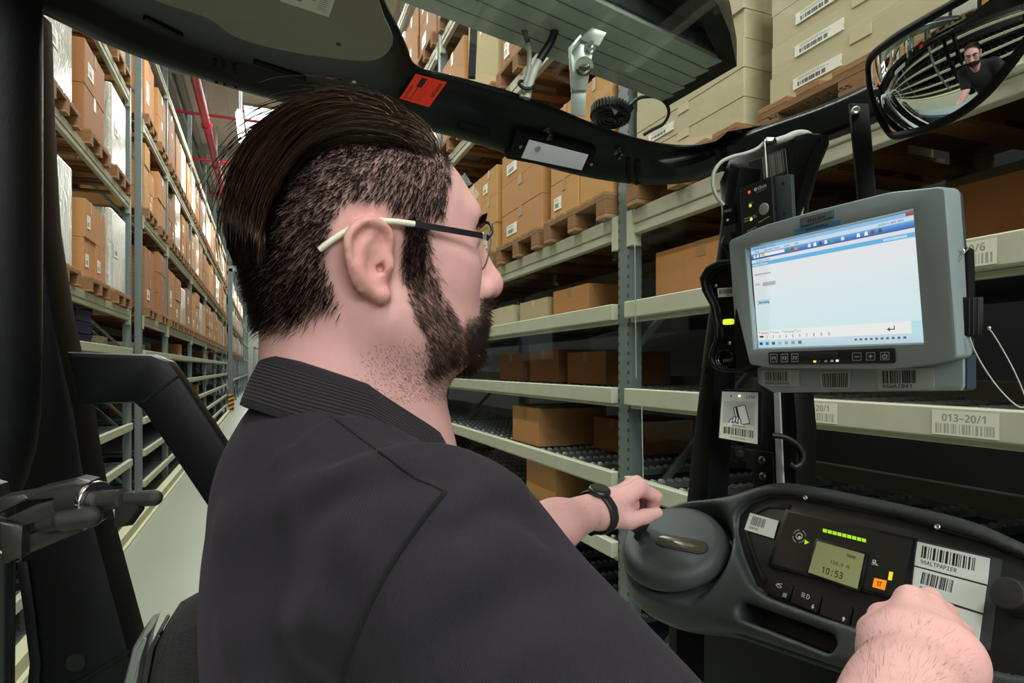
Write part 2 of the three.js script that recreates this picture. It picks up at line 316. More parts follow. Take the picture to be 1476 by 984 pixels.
// sprinkler pipes
{
  const o = hall('sprinkler_main', 'thick red sprinkler main running along the aisle under the ceiling', 'pipe', [-1.22, 7.3, -31.5]);
  const c = []; for (let z = 43; z > -43; z -= 3) c.push(rod(V3(0, 0, z), V3(0, 0, z + 0.12), 0.115, 0.115, 14));
  part('pipe', rod(V3(0, 0, 44), V3(0, 0, -44), 0.085, 0.085, 16), M.red, o); part('coupling', c, M.red, o);
  let k = 0; for (const z of [-9.5, -13.4, -17.4, -21.2, -25.1, -31.5, -37, -43, -48.2, -54.4, -60.2, -66]) { const q = hall('sprinkler_branch', `thin red sprinkler branch crossing the ceiling, ${['first', 'second', 'third', 'fourth', 'fifth', 'sixth', 'seventh', 'eighth', 'ninth', 'tenth', 'eleventh', 'twelfth', 'thirteenth', 'fourteenth'][k++]} from the truck`, 'pipe', [0.2, 8.25, z], 'red branch pipes'); part('pipe', rod(V3(-2.6, 0, 0), V3(4.2, 0, 0), 0.035, 0.035, 10), M.red, q); for (const x of [-1.6, 1.5]) part('clip', box(0.04, 1.1, 0.03, x, 0.5, 0), M.lampcase, q); }
  [-36, -50, -64].forEach((z, i) => { const q = hall('ventilation_duct', `silver round ventilation duct crossing the aisle, ${['nearest', 'middle', 'farthest'][i]} of three`, 'duct', [0.2, 7.9, z]); part('hanger', box(0.05, 1.2, 0.05, 0, 0.75, 0), M.lampcase, q); part('duct', rod(V3(-4.2, 0, 0), V3(4.5, 0, 0), 0.38, 0.38, 24), M.duct, q); part('band', [-3, -2, -1, 0, 1, 2, 3].map((x) => rod(V3(x, 0, 0), V3(x + 0.05, 0, 0), 0.4, 0.4, 24)), M.duct, q); });
  const h = hall('heater_lamp', 'curved white heater bowl hanging before the far end wall', 'heater', [1.6, 7.0, -62]);
  part('bowl', lathe([[0.05, 0.05], [0.55, 0.1], [0.95, 0.42], [1.0, 0.45], [0.98, 0.5], [0.5, 0.2], [0.05, 0.14]], V3(0, 0, 0), V3(-0.3, 1, 0.3), 24), M.lightgrey, h); part('hanger', box(0.06, 2.3, 0.06, 0, 1.2, 0), M.lampcase, h);
}
// floor rails along both racks
M.rail = mat({ color: rgb(0.52, 0.50, 0.32), roughness: 0.6, map: rep(T.steel, 0.8) });
for (const [x, n] of [[-1.44, 'left'], [1.63, 'right']]) { const o = hall('guide_rail', `pale yellow guide rail on the floor along the ${n} rack`, 'rail', [x, 0, -7]); part('rail', [box(0.1, 0.12, 44, 0, 0.06, 0), box(0.17, 0.02, 44, 0, 0.01, 0)], M.rail, o); }

// ---------------------------------------------------------------- racks
T.post = field(128, (u, v) => { const du = Math.abs(u - 0.5), dv = Math.abs((v * 2) % 1 - 0.5); return (du < 0.14 && dv < 0.2) ? 0.25 : 1; });
M.post = mat({ color: rgb(0.15, 0.185, 0.18), roughness: 0.5, map: rep(T.post, 0.1, 0.1), metalness: 0.2 });
M.beam = mat({ color: rgb(0.42, 0.43, 0.30), roughness: 0.5, map: rep(T.steel, 0.7) });
M.beamRight = mat({ color: rgb(0.50, 0.51, 0.39), roughness: 0.5, map: rep(T.steel, 0.9) });
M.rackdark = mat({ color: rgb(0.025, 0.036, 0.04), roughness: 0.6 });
M.brace = mat({ color: rgb(0.16, 0.19, 0.19), roughness: 0.6 });
function rackRow(name, label, side, xFace, frames, palletLevels, pickLevels, height, beamMat, flow) {
  const o = hall(name, label, 'rack', [xFace, 0, 0]); const s = side, D = 1.05;      // s = -1: stands to the left of its face
  const post = box(0.08, height, 0.1); const mv = (g, x, y, z) => g.clone().translate(x, y, z);
  for (const z of frames) {
    part('upright', mv(post, s * 0.05, height / 2, z), M.post, o); part('upright', mv(post, s * (D - 0.05), height / 2, z), M.post, o);
    const br = []; for (let y = 0.2; y < height - 1; y += 0.9) br.push(bar(V3(s * 0.08, y, z), V3(s * (D - 0.08), y + 0.9, z), 0.03, 0.03, V3(0, 0, 1))); part('brace', br, M.brace, o);
    part('foot', box(0.14, 0.02, 0.16, s * 0.05, 0.01, z), M.brace, o);
  }
  for (let i = 0; i + 1 < frames.length; i++) {
    const za = frames[i] - 0.05, zb = frames[i + 1] + 0.05, L = za - zb, zc = (za + zb) / 2;
    for (const y of palletLevels) {
      for (const [x, nm] of [[s * 0.03, 1], [s * (D - 0.03), 0]]) part('beam', [rbox(0.05, 0.075, L, 0.006, x, y - 0.0375, zc, 1), rbox(0.042, 0.05, L, 0.005, x + s * 0.002, y - 0.1, zc, 1), box(0.055, 0.18, 0.05, x - s * 0.004, y - 0.092, za - 0.025), box(0.055, 0.18, 0.05, x - s * 0.004, y - 0.092, zb + 0.025)], beamMat, o);
    }
    for (const y of pickLevels) {
      part('beam', [rbox(0.05, 0.085, L - 0.02, 0.006, s * 0.0, y - 0.0425, zc, 1), rbox(0.03, 0.02, L - 0.02, 0.004, s * 0.03, y - 0.095, zc, 1)], beamMat, o);
      part('beam', rbox(0.05, 0.085, L, 0.006, s * (D - 0.02), y + 0.01, zc, 1), beamMat, o);
      if (flow) {   // roller tracks
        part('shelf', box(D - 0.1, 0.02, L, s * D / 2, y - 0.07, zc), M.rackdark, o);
        const tr = []; for (let z = zb + 0.12; z < za - 0.05; z += 0.24) tr.push(box(D - 0.1, 0.03, 0.035, s * D / 2, y - 0.04, z));
        part('roller_track', tr, M.brace, o);
        if (i < 4 && flow > 1) { const w = new THREE.CylinderGeometry(0.014, 0.014, 0.03, 8).rotateX(Math.PI / 2).toNonIndexed(); const q = []; for (let z = zb + 0.12; z < za - 0.05; z += 0.24) for (let x = 0.08; x < D - 0.1; x += 0.05) q.push(w.clone().translate(s * x, y - 0.022, z)); const r = part('roller', q, M.girder, o); r.userData.kind = 'stuff'; }
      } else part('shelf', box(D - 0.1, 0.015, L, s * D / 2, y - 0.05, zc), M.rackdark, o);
    }
  }
  return o;
}
const zsL = [3.6, 0, -3.6, -5.3, -8.9].map((z) => z);
const framesL1 = [5.2, 1.5, -2.2, -5.5, -8.95], framesL2 = [-9.7, -12.1, -15.8, -19.5, -23.2, -26.9, -29.4];
const PLL = [2.61, 3.98, 5.29, 6.65], PKL = [2.14, 1.68, 1.22, 0.78, 0.36];
const LX = -1.55, RX = 1.74;
rackRow('storage_rack', 'tall storage rack to the left of the aisle beside the truck, its nearest block', -1, LX, framesL1, PLL, PKL, 7.6, M.beam, 1);
rackRow('storage_rack', 'left storage rack block receding along the aisle, full of pallets', -1, LX, framesL2, PLL, PKL, 7.6, M.beam, 1);
const framesL3 = [-33, -36.7, -40.4, -44.1, -47.8, -51.5, -55.2, -58.9, -62.6, -66.3];
rackRow('storage_rack', 'farthest left rack block beyond the grey cross gantry', -1, LX - 0.05, framesL3, PLL.slice(0, 3), [1.3], 7.4, M.beam, 0);
const framesR = [ 4.64, 0.9, -2.84, -6.58, -10.32, -14.06, -17.8, -21.5, -25.2, -28.9];
const PLR = [2.71, 4.08, 5.45, 6.8], PKR = [2.24, 1.795, 1.344, 0.97, 0.5];
rackRow('storage_rack', 'storage rack with live roller shelves to the right of the truck', 1, RX, framesR, PLR, PKR, 7.6, M.beamRight, 2);
{ // gantry at the end of the left block
  const o = hall('aisle_gantry', 'blue-grey steel gantry spanning the aisle at the end of the left rack', 'gantry', [0, 0, -30.4]);
  part('upright', box(0.16, 6.3, 0.2, -1.45, 3.15, 0), M.post, o); part('upright', box(0.16, 6.3, 0.2, 1.66, 3.15, 0), M.post, o); part('beam', box(3.4, 0.25, 0.2, 0.1, 6.3, 0), M.girder, o);
  const t = canvas(64, 256, (g, w, h) => { g.fillStyle = '#e0a010'; g.fillRect(0, 0, w, h); g.fillStyle = '#15130f'; for (let y = -64; y < h + 64; y += 64) { g.beginPath(); g.moveTo(0, y + 32); g.lineTo(64, y); g.lineTo(64, y + 32); g.lineTo(0, y + 64); g.fill(); } });
  [[-1.40, -30.0, 'left'], [-1.4, -66.5, 'far left']].forEach(([x, z, n]) => { const q = hall('corner_guard', `yellow and black striped corner guard at the ${n} rack foot`, 'guard', [x, 0, z]); part('guard', new THREE.BoxGeometry(0.22, 0.75, 0.2).translate(0, 0.375, 0), mat({ map: t, roughness: 0.5 }), q); });
}
// ---------------------------------------------------------------- pallets and what stands on them
M.woodA = mat({ color: rgb(0.36, 0.20, 0.085), roughness: 0.8, map: rep(T.wood, 0.5) });
M.woodB = mat({ color: rgb(0.27, 0.135, 0.055), roughness: 0.85, map: rep(T.wood, 0.5) });
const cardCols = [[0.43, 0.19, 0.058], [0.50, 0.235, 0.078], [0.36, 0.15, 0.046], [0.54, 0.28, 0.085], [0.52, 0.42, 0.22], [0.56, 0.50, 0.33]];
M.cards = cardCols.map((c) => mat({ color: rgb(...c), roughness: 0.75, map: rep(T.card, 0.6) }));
M.tape = mat({ color: rgb(0.34, 0.20, 0.09), roughness: 0.35 });
M.tapePale = mat({ color: rgb(0.60, 0.52, 0.36), roughness: 0.35 });
T.film = field(256, (u, v) => tileNoise(u, v * 0.999, 3, 4.4) * 0.6 + 0.4 * (0.5 + 0.5 * Math.sin((u * 9 + tileNoise(u, v, 4, 8.8) * 4) * 6.283)));
M.film = phy({ color: rgb(0.62, 0.63, 0.55), roughness: 0.28, clearcoat: 0.5, clearcoatRoughness: 0.2, bumpMap: rep(T.film, 0.5, 0.9), bumpScale: 0.012 });
M.filmTan = phy({ color: rgb(0.46, 0.34, 0.18), roughness: 0.3, clearcoat: 0.5, clearcoatRoughness: 0.2, bumpMap: rep(T.film, 0.5, 0.9), bumpScale: 0.012 });
M.bluePlastic = mat({ color: rgb(0.012, 0.018, 0.085), roughness: 0.45 });
T.slip = canvas(128, 96, (g, w, h) => { g.fillStyle = '#e9e9e0'; g.fillRect(0, 0, w, h); bars(g, 14, 44, 76, 36, 5); g.fillStyle = '#555'; for (let i = 0; i < 3; i++) g.fillRect(14, 10 + 9 * i, 60 + 12 * ((i * 7) % 3), 3); });
M.slip = print(T.slip);
const palletProto = (far) => {
  const o = new THREE.Group(); o.__base = V3(0, 0, 0);
  if (far) { part('deck', [box(0.8, 0.022, 1.2, 0, 0.133, 0), box(0.8, 0.022, 0.1, 0, 0.011, 0.55)], M.woodA, o); for (const x of [-0.35, 0, 0.35]) part('block', box(0.1, 0.1, 1.2, x, 0.07, 0), M.woodB, o); return o; }
  for (const [x, w] of [[-0.328, 0.145], [-0.17, 0.1], [0, 0.145], [0.17, 0.1], [0.328, 0.145]]) part('deck_board', rbox(w, 0.022, 1.2, 0.003, x, 0.133, 0, 1), M.woodA, o);
  for (const z of [-0.53, 0, 0.53]) part('cross_board', box(0.8, 0.022, 0.14, 0, 0.111, z), M.woodB, o);
  for (const z of [-0.53, 0, 0.53]) for (const x of [-0.35, 0, 0.35]) part('block', rbox(0.1, 0.078, 0.14, 0.004, x, 0.061, z, 1), M.woodB, o);
  for (const x of [-0.35, 0, 0.35]) part('skid', rbox(0.1, 0.022, 1.2, 0.003, x, 0.011, 0, 1), M.woodA, o);
  return o;
};
const pallets = [palletProto(false), palletProto(true)];
// pallets stand with their 0.8 m side along the aisle; local x runs along the aisle, local +z looks into the aisle
function turned(name, proto, label, category, group, pos, ry, scale) { const o = proto.clone(); o.name = numbered(name); o.position.copy(pos); o.rotation.y = ry; if (scale) o.scale.set(...scale); tag(o, label, category, group); scene.add(o); return o; }
const cartonProtos = cardCols.map((c, i) => { const o = new THREE.Group(); o.__base = V3(0, 0, 0); part('body', rbox(1, 1, 1, 0.008, 0, 0.5, 0, 1), M.cards[i], o); part('tape', [box(0.1, 0.006, 1.004, 0, 1.0, 0), box(0.1, 0.3, 0.006, 0, 0.852, 0.5)], i > 3 ? M.tapePale : M.tape, o); return o; });
const slipGeo = () => new THREE.BoxGeometry(0.26, 0.34, 0.004);
const cartonSlip = cartonProtos.map((p) => { const o = p.clone(); const s = new THREE.Mesh(slipGeo().translate(-0.22, 0.42, 0.502), M.slip); s.name = 'address_label'; s.userData = { label: 'white printed address label' }; o.add(shadow(s)); return o; });
let lid = 0;
const ordinal = ['first', 'second', 'third', 'fourth', 'fifth', 'sixth', 'seventh', 'eighth', 'ninth', 'tenth'];
const colName = ['brown', 'light brown', 'dark brown', 'golden brown', 'tan', 'pale beige'];
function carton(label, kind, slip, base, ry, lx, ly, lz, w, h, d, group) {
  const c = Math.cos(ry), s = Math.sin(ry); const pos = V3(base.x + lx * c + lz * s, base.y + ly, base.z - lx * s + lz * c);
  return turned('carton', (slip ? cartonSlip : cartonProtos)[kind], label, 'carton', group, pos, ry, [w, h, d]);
}
const rl = rngOf(77);
function load(style, base, ry, where, far, r = rl) {
  const y = 0.145, grp = 'cartons ' + where;
  const say = (i, n, k, q) => `${colName[k]} carton, ${n === 1 ? 'tall' : n === 2 ? ['lower', 'upper'][i] : i === 0 ? 'bottom' : i === n - 1 ? 'top' : ordinal[i]}${q}, ${where}`;
  if (style === 'wrap') {
    const h = 0.75 + 0.29 * r(), o = new THREE.Group(); o.name = numbered('wrapped_load'); o.position.copy(base).y += y; o.rotation.y = ry; o.__base = V3(0, 0, 0); scene.add(o);
    const k = r() < 0.6; tag(o, `${k ? 'white film' : 'tan film'} wrapped load, ${where}`, 'load');
    part('goods', rbox(0.76, h, 1.08, 0.03, 0, h / 2 + 0.001, 0), k ? M.film : M.filmTan, o);
    if (r() < 0.6) { const s = part('address_label', new THREE.BoxGeometry(0.2, 0.14, 0.004).translate(-0.15, h * 0.5, 0.543), M.slip, o); }
    return;
  }
  const k = style.k ?? Math.floor(r() * 4), { rows, h, cols = 1, deep = 1 } = style; const w = 0.78 / cols, d = 1.12 / deep;
  for (let i = 0; i < rows; i++) for (let c = 0; c < cols; c++) for (let q = 0; q < deep; q++) {
    if (style.gap && i === rows - 1 && (c + q) % 2) continue;
    const side = cols > 1 ? (c ? ' far-side' : ' near-side') : '', dd = deep > 1 ? (q ? ' front' : ' rear') : '';
    carton(say(i, rows, k, dd).replace(' carton', side + ' carton'), k, r() < (style.slip ?? 0.35), base, ry, (c - (cols - 1) / 2) * w + (r() - 0.5) * 0.012, y + i * h, (q - (deep - 1) / 2) * d + (r() - 0.5) * 0.015, w * 0.985, h * 0.992, d * 0.98, grp);
  }
}
function bay(side, xFace, za, zb, y, bayName, levelName, plan, far) {
  const n = plan.length, step = (za - zb) / n, ry = side < 0 ? Math.PI / 2 : -Math.PI / 2;
  plan.forEach((st, i) => {
    if (!st) return;
    const base = V3(xFace + side * 0.56, y + 0.002, za - step * (i + 0.5)); const where = `${ordinal[i]} pallet, ${levelName}, ${bayName}`;
    turned('wooden_pallet', pallets[far ? 1 : 0], `wooden pallet, ${ordinal[i]} along, ${levelName}, ${bayName}`, 'pallet', 'pallets ' + levelName, base, ry);
    load(st, base, ry, where, far);
  });
}
const A = { rows: 2, h: 0.42 }, B = { rows: 3, h: 0.3, cols: 2, gap: true }, C = { rows: 1, h: 0.85 }, Dd = { rows: 3, h: 0.32 }, E2 = { rows: 2, h: 0.36, cols: 2 }, G = { rows: 3, h: 0.3, deep: 2 }, Wp = 'wrap';
const styles = [A, Wp, Dd, C, E2, Wp, A, G];
{
  const r = rngOf(5); const lev = ['lower level', 'middle level', 'upper level'];
  const near = [[1.45, -2.15], [-2.25, -5.45], [-5.55, -8.9]], nm = ['left bay beside camera', 'left bay behind post', 'left bay beside pillar'];
  const plans = [[[Wp, A, Wp, Wp], [Wp, A, C, Wp], [A, Wp, A, Wp]], [[Wp, Wp, Dd], [A, C, Wp], [Wp, Dd, A]], [[Wp, E2, Wp], [Wp, A, Wp], [C, A, Wp]]];
  near.forEach(([a, b], i) => PLL.slice(0, 3).forEach((y, l) => bay(-1, LX, a, b, y, nm[i], lev[l], plans[i][l], false)));
  const f2 = framesL2; const plans2 = [[[A, Dd], [B, A], [C, A]], [[C, A, Wp, A], [E2, Wp, A, B], [Dd, C, Wp, A]], [[A, Dd, Wp, C], [A, Wp, Dd, A], [Wp, A, C, Wp]]];
  for (let i = 0; i + 1 < f2.length; i++) for (let l = 0; l < 3; l++) {
    const n = i === 0 || i === 5 ? 2 : 4, plan = plans2[i]?.[l] ?? Array.from({ length: n }, () => [A, Wp, C, Dd, Wp][Math.floor(r() * 5)]);
    bay(-1, LX, f2[i] - 0.05, f2[i + 1] + 0.05, PLL[l], `${ordinal[i]} receding left bay`, lev[l], plan, i > 2);
  }
  for (let i = 0; i < 5; i++) for (let l = 0; l < 3; l++) bay(-1, LX - 0.05, framesL3[i] - 0.1, framesL3[i + 1] + 0.1, PLL[l], `${ordinal[i]} farthest left bay`, lev[l], [Wp, r() < 0.5 ? C : Wp, r() < 0.5 ? Wp : C, Wp], true);
  // right rack above the truck
  const P1 = { rows: 5, h: 0.115, k: 5, cols: 1, slip: 0.5 }, P2 = { rows: 6, h: 0.115, k: 4, slip: 0.4 }, O1 = { rows: 3, h: 0.235, k: 3, cols: 2, slip: 0.5 }, O2 = { rows: 3, h: 0.235, k: 1, slip: 0.5 };
  bay(1, RX, 4.59, 0.95, PLR[0], 'right bay behind mirror', lev[0], [O2, P2, P2, P2]);
  bay(1, RX, 0.85, -2.79, PLR[0], 'right bay above glass', lev[0], [P2, { rows: 5, h: 0.115, k: 5, slip: 1 }, { rows: 5, h: 0.115, k: 5, slip: 1 }, { rows: 7, h: 0.115, k: 5, slip: 0.6 }]);
  bay(1, RX, -2.89, -6.53, PLR[0], 'right bay beyond roof', lev[0], [O1, O2, O1, O1]);
  bay(1, RX, -6.63, -10.27, PLR[0], 'right bay before brow', lev[0], [O2, Wp, O1, A]);
  bay(1, RX, 0.85, -2.79, PLR[1], 'right bay above glass', lev[1], [A, Wp, A, Wp]);
  bay(1, RX, -2.89, -6.53, PLR[1], 'right bay beyond roof', lev[1], [{ rows: 2, h: 0.42, k: 5 }, E2, { rows: 1, h: 0.85, k: 4 }, A]);
  bay(1, RX, -6.63, -10.27, PLR[1], 'right bay before brow', lev[1], [Wp, A, C, Wp]);
  bay(1, RX, -2.89, -6.53, PLR[2], 'right bay beyond roof', lev[2], [A, Wp, C, A]);
  bay(1, RX, -6.63, -10.27, PLR[2], 'right bay before brow', lev[2], [A, A, Wp, A]);
  // loose cartons on the roller shelves of the right rack: [z, shelf, width along the aisle, height, depth, colour, set back, where]
  const shelfY = PKR; const ry = -Math.PI / 2;
  [[-4.30, 2, 0.5, 0.27, 0.5, 1, 0.06, 'brown carton standing at the front edge of the roller shelf left of the post'],
   [-4.0, 3, 0.5, 0.28, 0.5, 1, 0.05, 'brown carton on the roller shelf behind the driver\'s forearm'],
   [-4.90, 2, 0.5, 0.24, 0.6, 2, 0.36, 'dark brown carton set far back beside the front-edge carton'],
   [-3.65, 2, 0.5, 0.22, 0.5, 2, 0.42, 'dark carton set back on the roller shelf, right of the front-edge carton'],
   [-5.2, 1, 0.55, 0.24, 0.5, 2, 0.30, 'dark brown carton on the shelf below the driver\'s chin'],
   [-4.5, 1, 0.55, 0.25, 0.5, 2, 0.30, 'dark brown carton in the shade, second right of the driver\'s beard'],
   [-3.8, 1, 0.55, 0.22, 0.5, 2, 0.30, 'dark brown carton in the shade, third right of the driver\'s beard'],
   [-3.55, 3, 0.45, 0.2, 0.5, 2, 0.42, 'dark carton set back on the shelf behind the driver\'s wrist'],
   [-6.0, 0, 0.5, 0.16, 0.4, 5, 0.06, 'pale carton with print on the top roller shelf beside the driver\'s nose'],
   [-5.4, 0, 0.5, 0.15, 0.4, 3, 0.06, 'golden carton, second on the top roller shelf from the driver\'s nose'],
   [-4.8, 0, 0.5, 0.16, 0.4, 5, 0.06, 'pale carton, third on the top roller shelf from the driver\'s nose'],
   [-4.2, 0, 0.5, 0.16, 0.4, 4, 0.08, 'tan carton, fourth on the top roller shelf from the driver\'s nose'],
   [-3.6, 0, 0.5, 0.18, 0.4, 1, 0.08, 'light brown carton, fifth on the top roller shelf from the driver\'s nose'],
   [-2.3, 0, 0.7, 0.24, 0.4, 1, 0.08, 'brown carton on the top roller shelf left of the cab post'],
   [-1.4, 0, 0.7, 0.24, 0.4, 2, 0.3, 'dark carton on the top roller shelf behind the monitor'],
   [-0.35, 0, 0.75, 0.25, 0.4, 1, 0.12, 'brown striped carton on the top roller shelf right of the monitor'],
   [-0.3, 2, 0.7, 0.22, 0.5, 2, 0.25, 'brown carton on the dark shelf behind the dashboard'],
   [-0.35, 1, 0.6, 0.24, 0.5, 2, 0.3, 'brown carton on the shelf behind the stylus holder'],
   [0.3, 3, 0.7, 0.22, 0.5, 1, 0.2, 'brown carton on the low shelf at the far right behind the dashboard'],
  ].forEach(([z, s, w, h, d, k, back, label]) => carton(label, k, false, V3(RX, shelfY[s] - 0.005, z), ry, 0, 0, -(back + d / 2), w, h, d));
  // left pick shelves
  const lyy = Math.PI / 2;
  [[-13.2, 1, 2, 'small brown carton on the open shelf of the left rack, first past the grab handle'], [-14.6, 0, 1, 'brown carton on the shelf under the pallets, left rack'], [-18.2, 2, 1, 'brown carton on the low left shelf in the far bay'], [-21.0, 0, 1, 'brown carton pair left on the far shelf under the pallets'], [-24.5, 0, 2, 'brown carton on the farthest open left shelf'], [-11.0, 2, 2, 'brown carton deep in the low left shelf beside the handle']]
    .forEach(([z, s, k, label]) => carton(label, k, false, V3(LX, PKL[s] - 0.022, z), lyy, 0, 0, -0.35, 0.5, 0.27, 0.5));
  for (let i = 0; i < 3; i++) { // blue crates stacked in the bay beside the pillar
    const o = hall('plastic_crate', `dark blue plastic crate in the left rack, ${['bottom', 'middle', 'top'][i]} of the stack`, 'crate', [LX - 0.56, 2.121 + i * 0.125, -7.5]);
    part('body', [rbox(0.78, 0.115, 0.58, 0.01, 0, 0.0575, 0)], M.bluePlastic, o); part('rim', [box(0.8, 0.02, 0.6, 0, 0.105, 0)], M.bluePlastic, o);
  }
  for (const [z, k, n] of [[-8.2, 5, 'pale'], [-9.95, 4, 'tan'], [-10.6, 5, 'beige']]) carton(`${n} flat carton on the shelf under the pallets beside the pillar`, k, true, V3(LX, 2.122, z), lyy, 0, 0, -0.4, 0.45, 0.13, 0.5);
}
// printed labels on the beams of the right rack
function beamLabel(z, y, w, h, big, seed, label) {
  const t = canvas(512, Math.round(512 * h / w), (g, W, H) => { g.fillStyle = '#d3d5c2'; g.fillRect(0, 0, W, H); g.fillStyle = '#8c8e84'; g.font = font(H * 0.42, 'bold'); g.textAlign = 'center'; g.fillText(big, W * 0.5, H * 0.42); bars(g, W * 0.06, H * 0.52, W * 0.88, H * 0.4, seed, '#9a9c92'); });
  const rack = scene.children.find((o) => o.userData.label?.includes('live roller'));
  const m = shadow(new THREE.Mesh(new THREE.BoxGeometry(w, h, 0.0015), print(t, { roughness: 0.6 }))); m.name = 'beam_label'; m.userData.label = label; m.rotation.y = -Math.PI / 2; m.position.set(-0.0263, y, z); rack.add(m);
}
beamLabel(-1.095, 1.795 - 0.044, 0.17, 0.066, '013–20/1', 21, 'location label with large digits below the monitor');
beamLabel(-1.573, 1.795 - 0.044, 0.17, 0.066, '014–20/1', 22, 'location label with large digits beside the card reader');
beamLabel(-1.10, 2.24 - 0.044, 0.17, 0.066, '013–20/6', 23, 'location label partly hidden by the monitor edge');
beamLabel(-1.573, 2.24 - 0.044, 0.17, 0.066, '014–20/6', 24, 'location label behind the monitor');
beamLabel(-0.99, 2.71 - 0.04, 0.12, 0.058, '002', 25, 'location label under the mirror');
M.clamp = mat({ color: rgb(0.018, 0.018, 0.015), roughness: 0.32, bumpMap: rep(T.grain, 0.06), bumpScale: 0.0001 });
// ---------------------------------------------------------------- the truck cab: roof frame
const ROOF_OUT = [[-0.68, -0.50], [-0.645, -0.56], [-0.60, -0.63]].map(([x, z]) => V3(x, 0.40, z))
  .concat([[75, 28], [100, 45], [150, 67], [200, 87], [290, 118], [370, 141], [440, 160], [540, 177], [640, 197], [720, 221], [800, 247], [870, 262], [930, 268], [985, 266], [1030, 253], [1090, 231], [1180, 203], [1245, 178]].map(([x, y]) => PY(x, y, 0.40)))
  .concat([[0.66, -0.72], [0.72, -0.58], [0.70, -0.49], [0.45, -0.46], [0.0, -0.46], [-0.4, -0.47]].map(([x, z]) => V3(x, 0.40, z)));
const ROOF_IN = [[-0.10, -0.58], [-0.155, -0.63]].map(([x, z]) => V3(x, 0.47, z))
  .concat([[555, 0], [575, 38], [588, 68], [596, 88], [612, 98], [640, 104], [740, 131], [800, 153], [860, 178], [910, 195], [960, 206], [1000, 207.5], [1050, 197], [1130, 182], [1240, 150]].map(([x, y]) => PY(x, y, 0.47)))
  .concat([[0.64, -0.80], [0.66, -0.66], [0.62, -0.58], [0.40, -0.56], [0.1, -0.56]].map(([x, z]) => V3(x, 0.47, z)));
function resampleLoop(pts, n) { const c = new THREE.CatmullRomCurve3(pts, true, 'centripetal'); return c.getSpacedPoints(n).slice(0, n); }
{
  const N = 220, O = resampleLoop(ROOF_OUT, 900);
  const I = resampleLoop(ROOF_IN, N);
  // pair every inner point with the outer point it faces
  const ctr = V3(0.2, 0, -0.80);
  const ang = (p) => Math.atan2(p.z - ctr.z, p.x - ctr.x);
  const inA = I.slice().sort((a, b) => ang(a) - ang(b)), out = inA.map((p) => { const a = ang(p); let best = null, bd = 9; for (const q of O) { const d = Math.abs(Math.atan2(Math.sin(ang(q) - a), Math.cos(ang(q) - a))); if (d < bd) { bd = d; best = q; } } return best; });
  // smooth the outer match a little
  const so = out.map((p, i) => { const s = V3(); for (let k = -1; k <= 1; k++) s.add(out[(i + k + out.length) % out.length]); return s.multiplyScalar(1 / 3); });
  const prof = (i) => {   // cross-section from the outside top, under the lip, across the underside, up to the glass and back over the top
    const o = so[i], n = inA[i]; const d = V3(n.x - o.x, 0, n.z - o.z), L = d.length(); d.divideScalar(L);
    const at = (s, y) => V3(o.x + d.x * s, y, o.z + d.z * s); const w = Math.min(L, 0.16);
    return [at(0.0, 0.462), at(-0.004, 0.45), at(-0.004, 0.412), at(0.001, 0.403), at(0.010, 0.400), at(0.022, 0.402), at(0.032, 0.410), at(0.042, 0.424), at(0.055, 0.434), at(w * 0.62, 0.440), at(Math.max(w * 0.75, L - 0.05), 0.446), at(L - 0.02, 0.452), at(L - 0.006, 0.458), at(L, 0.464), at(L, 0.468), at(L - 0.006, 0.471), at(L - 0.03, 0.470), at(0.02, 0.464)];
  };
  const K = prof(0).length, pos = [], idx = [];
  for (let i = 0; i < N; i++) for (const p of prof(i)) pos.push(p.x, p.y, p.z);
  for (let i = 0; i < N; i++) for (let k = 0; k < K; k++) { const j = (i + 1) % N, m = (k + 1) % K; idx.push(i * K + k, i * K + m, j * K + k, j * K + k, i * K + m, j * K + m); }
  const g = new THREE.BufferGeometry(); g.setAttribute('position', new THREE.Float32BufferAttribute(pos, 3)); g.setIndex(idx); g.computeVertexNormals();
  var roofGeo = metric(g);
}
// where the sight line through a pixel meets a mesh in C-space
function hit(geo, px, py) {
  const r = P(px, py, 1).normalize(), p = geo.attributes.position, a = V3(), b = V3(), c = V3(), ray = new THREE.Ray(V3(0, 0, 0), r), q = V3(); let best = null, bd = 1e9, bn = null; const ix = geo.index;
  const n = ix ? ix.count : p.count;
  for (let i = 0; i < n; i += 3) {
    a.fromBufferAttribute(p, ix ? ix.getX(i) : i); b.fromBufferAttribute(p, ix ? ix.getX(i + 1) : i + 1); c.fromBufferAttribute(p, ix ? ix.getX(i + 2) : i + 2);
    if (ray.intersectTriangle(a, b, c, false, q)) { const d = q.length(); if (d < bd) { bd = d; best = q.clone(); bn = b.clone().sub(a).cross(c.clone().sub(a)).normalize(); } }
  }
  if (best && bn.dot(r) > 0) bn.negate();
  return best && { p: best, n: bn, d: -best.z };
}
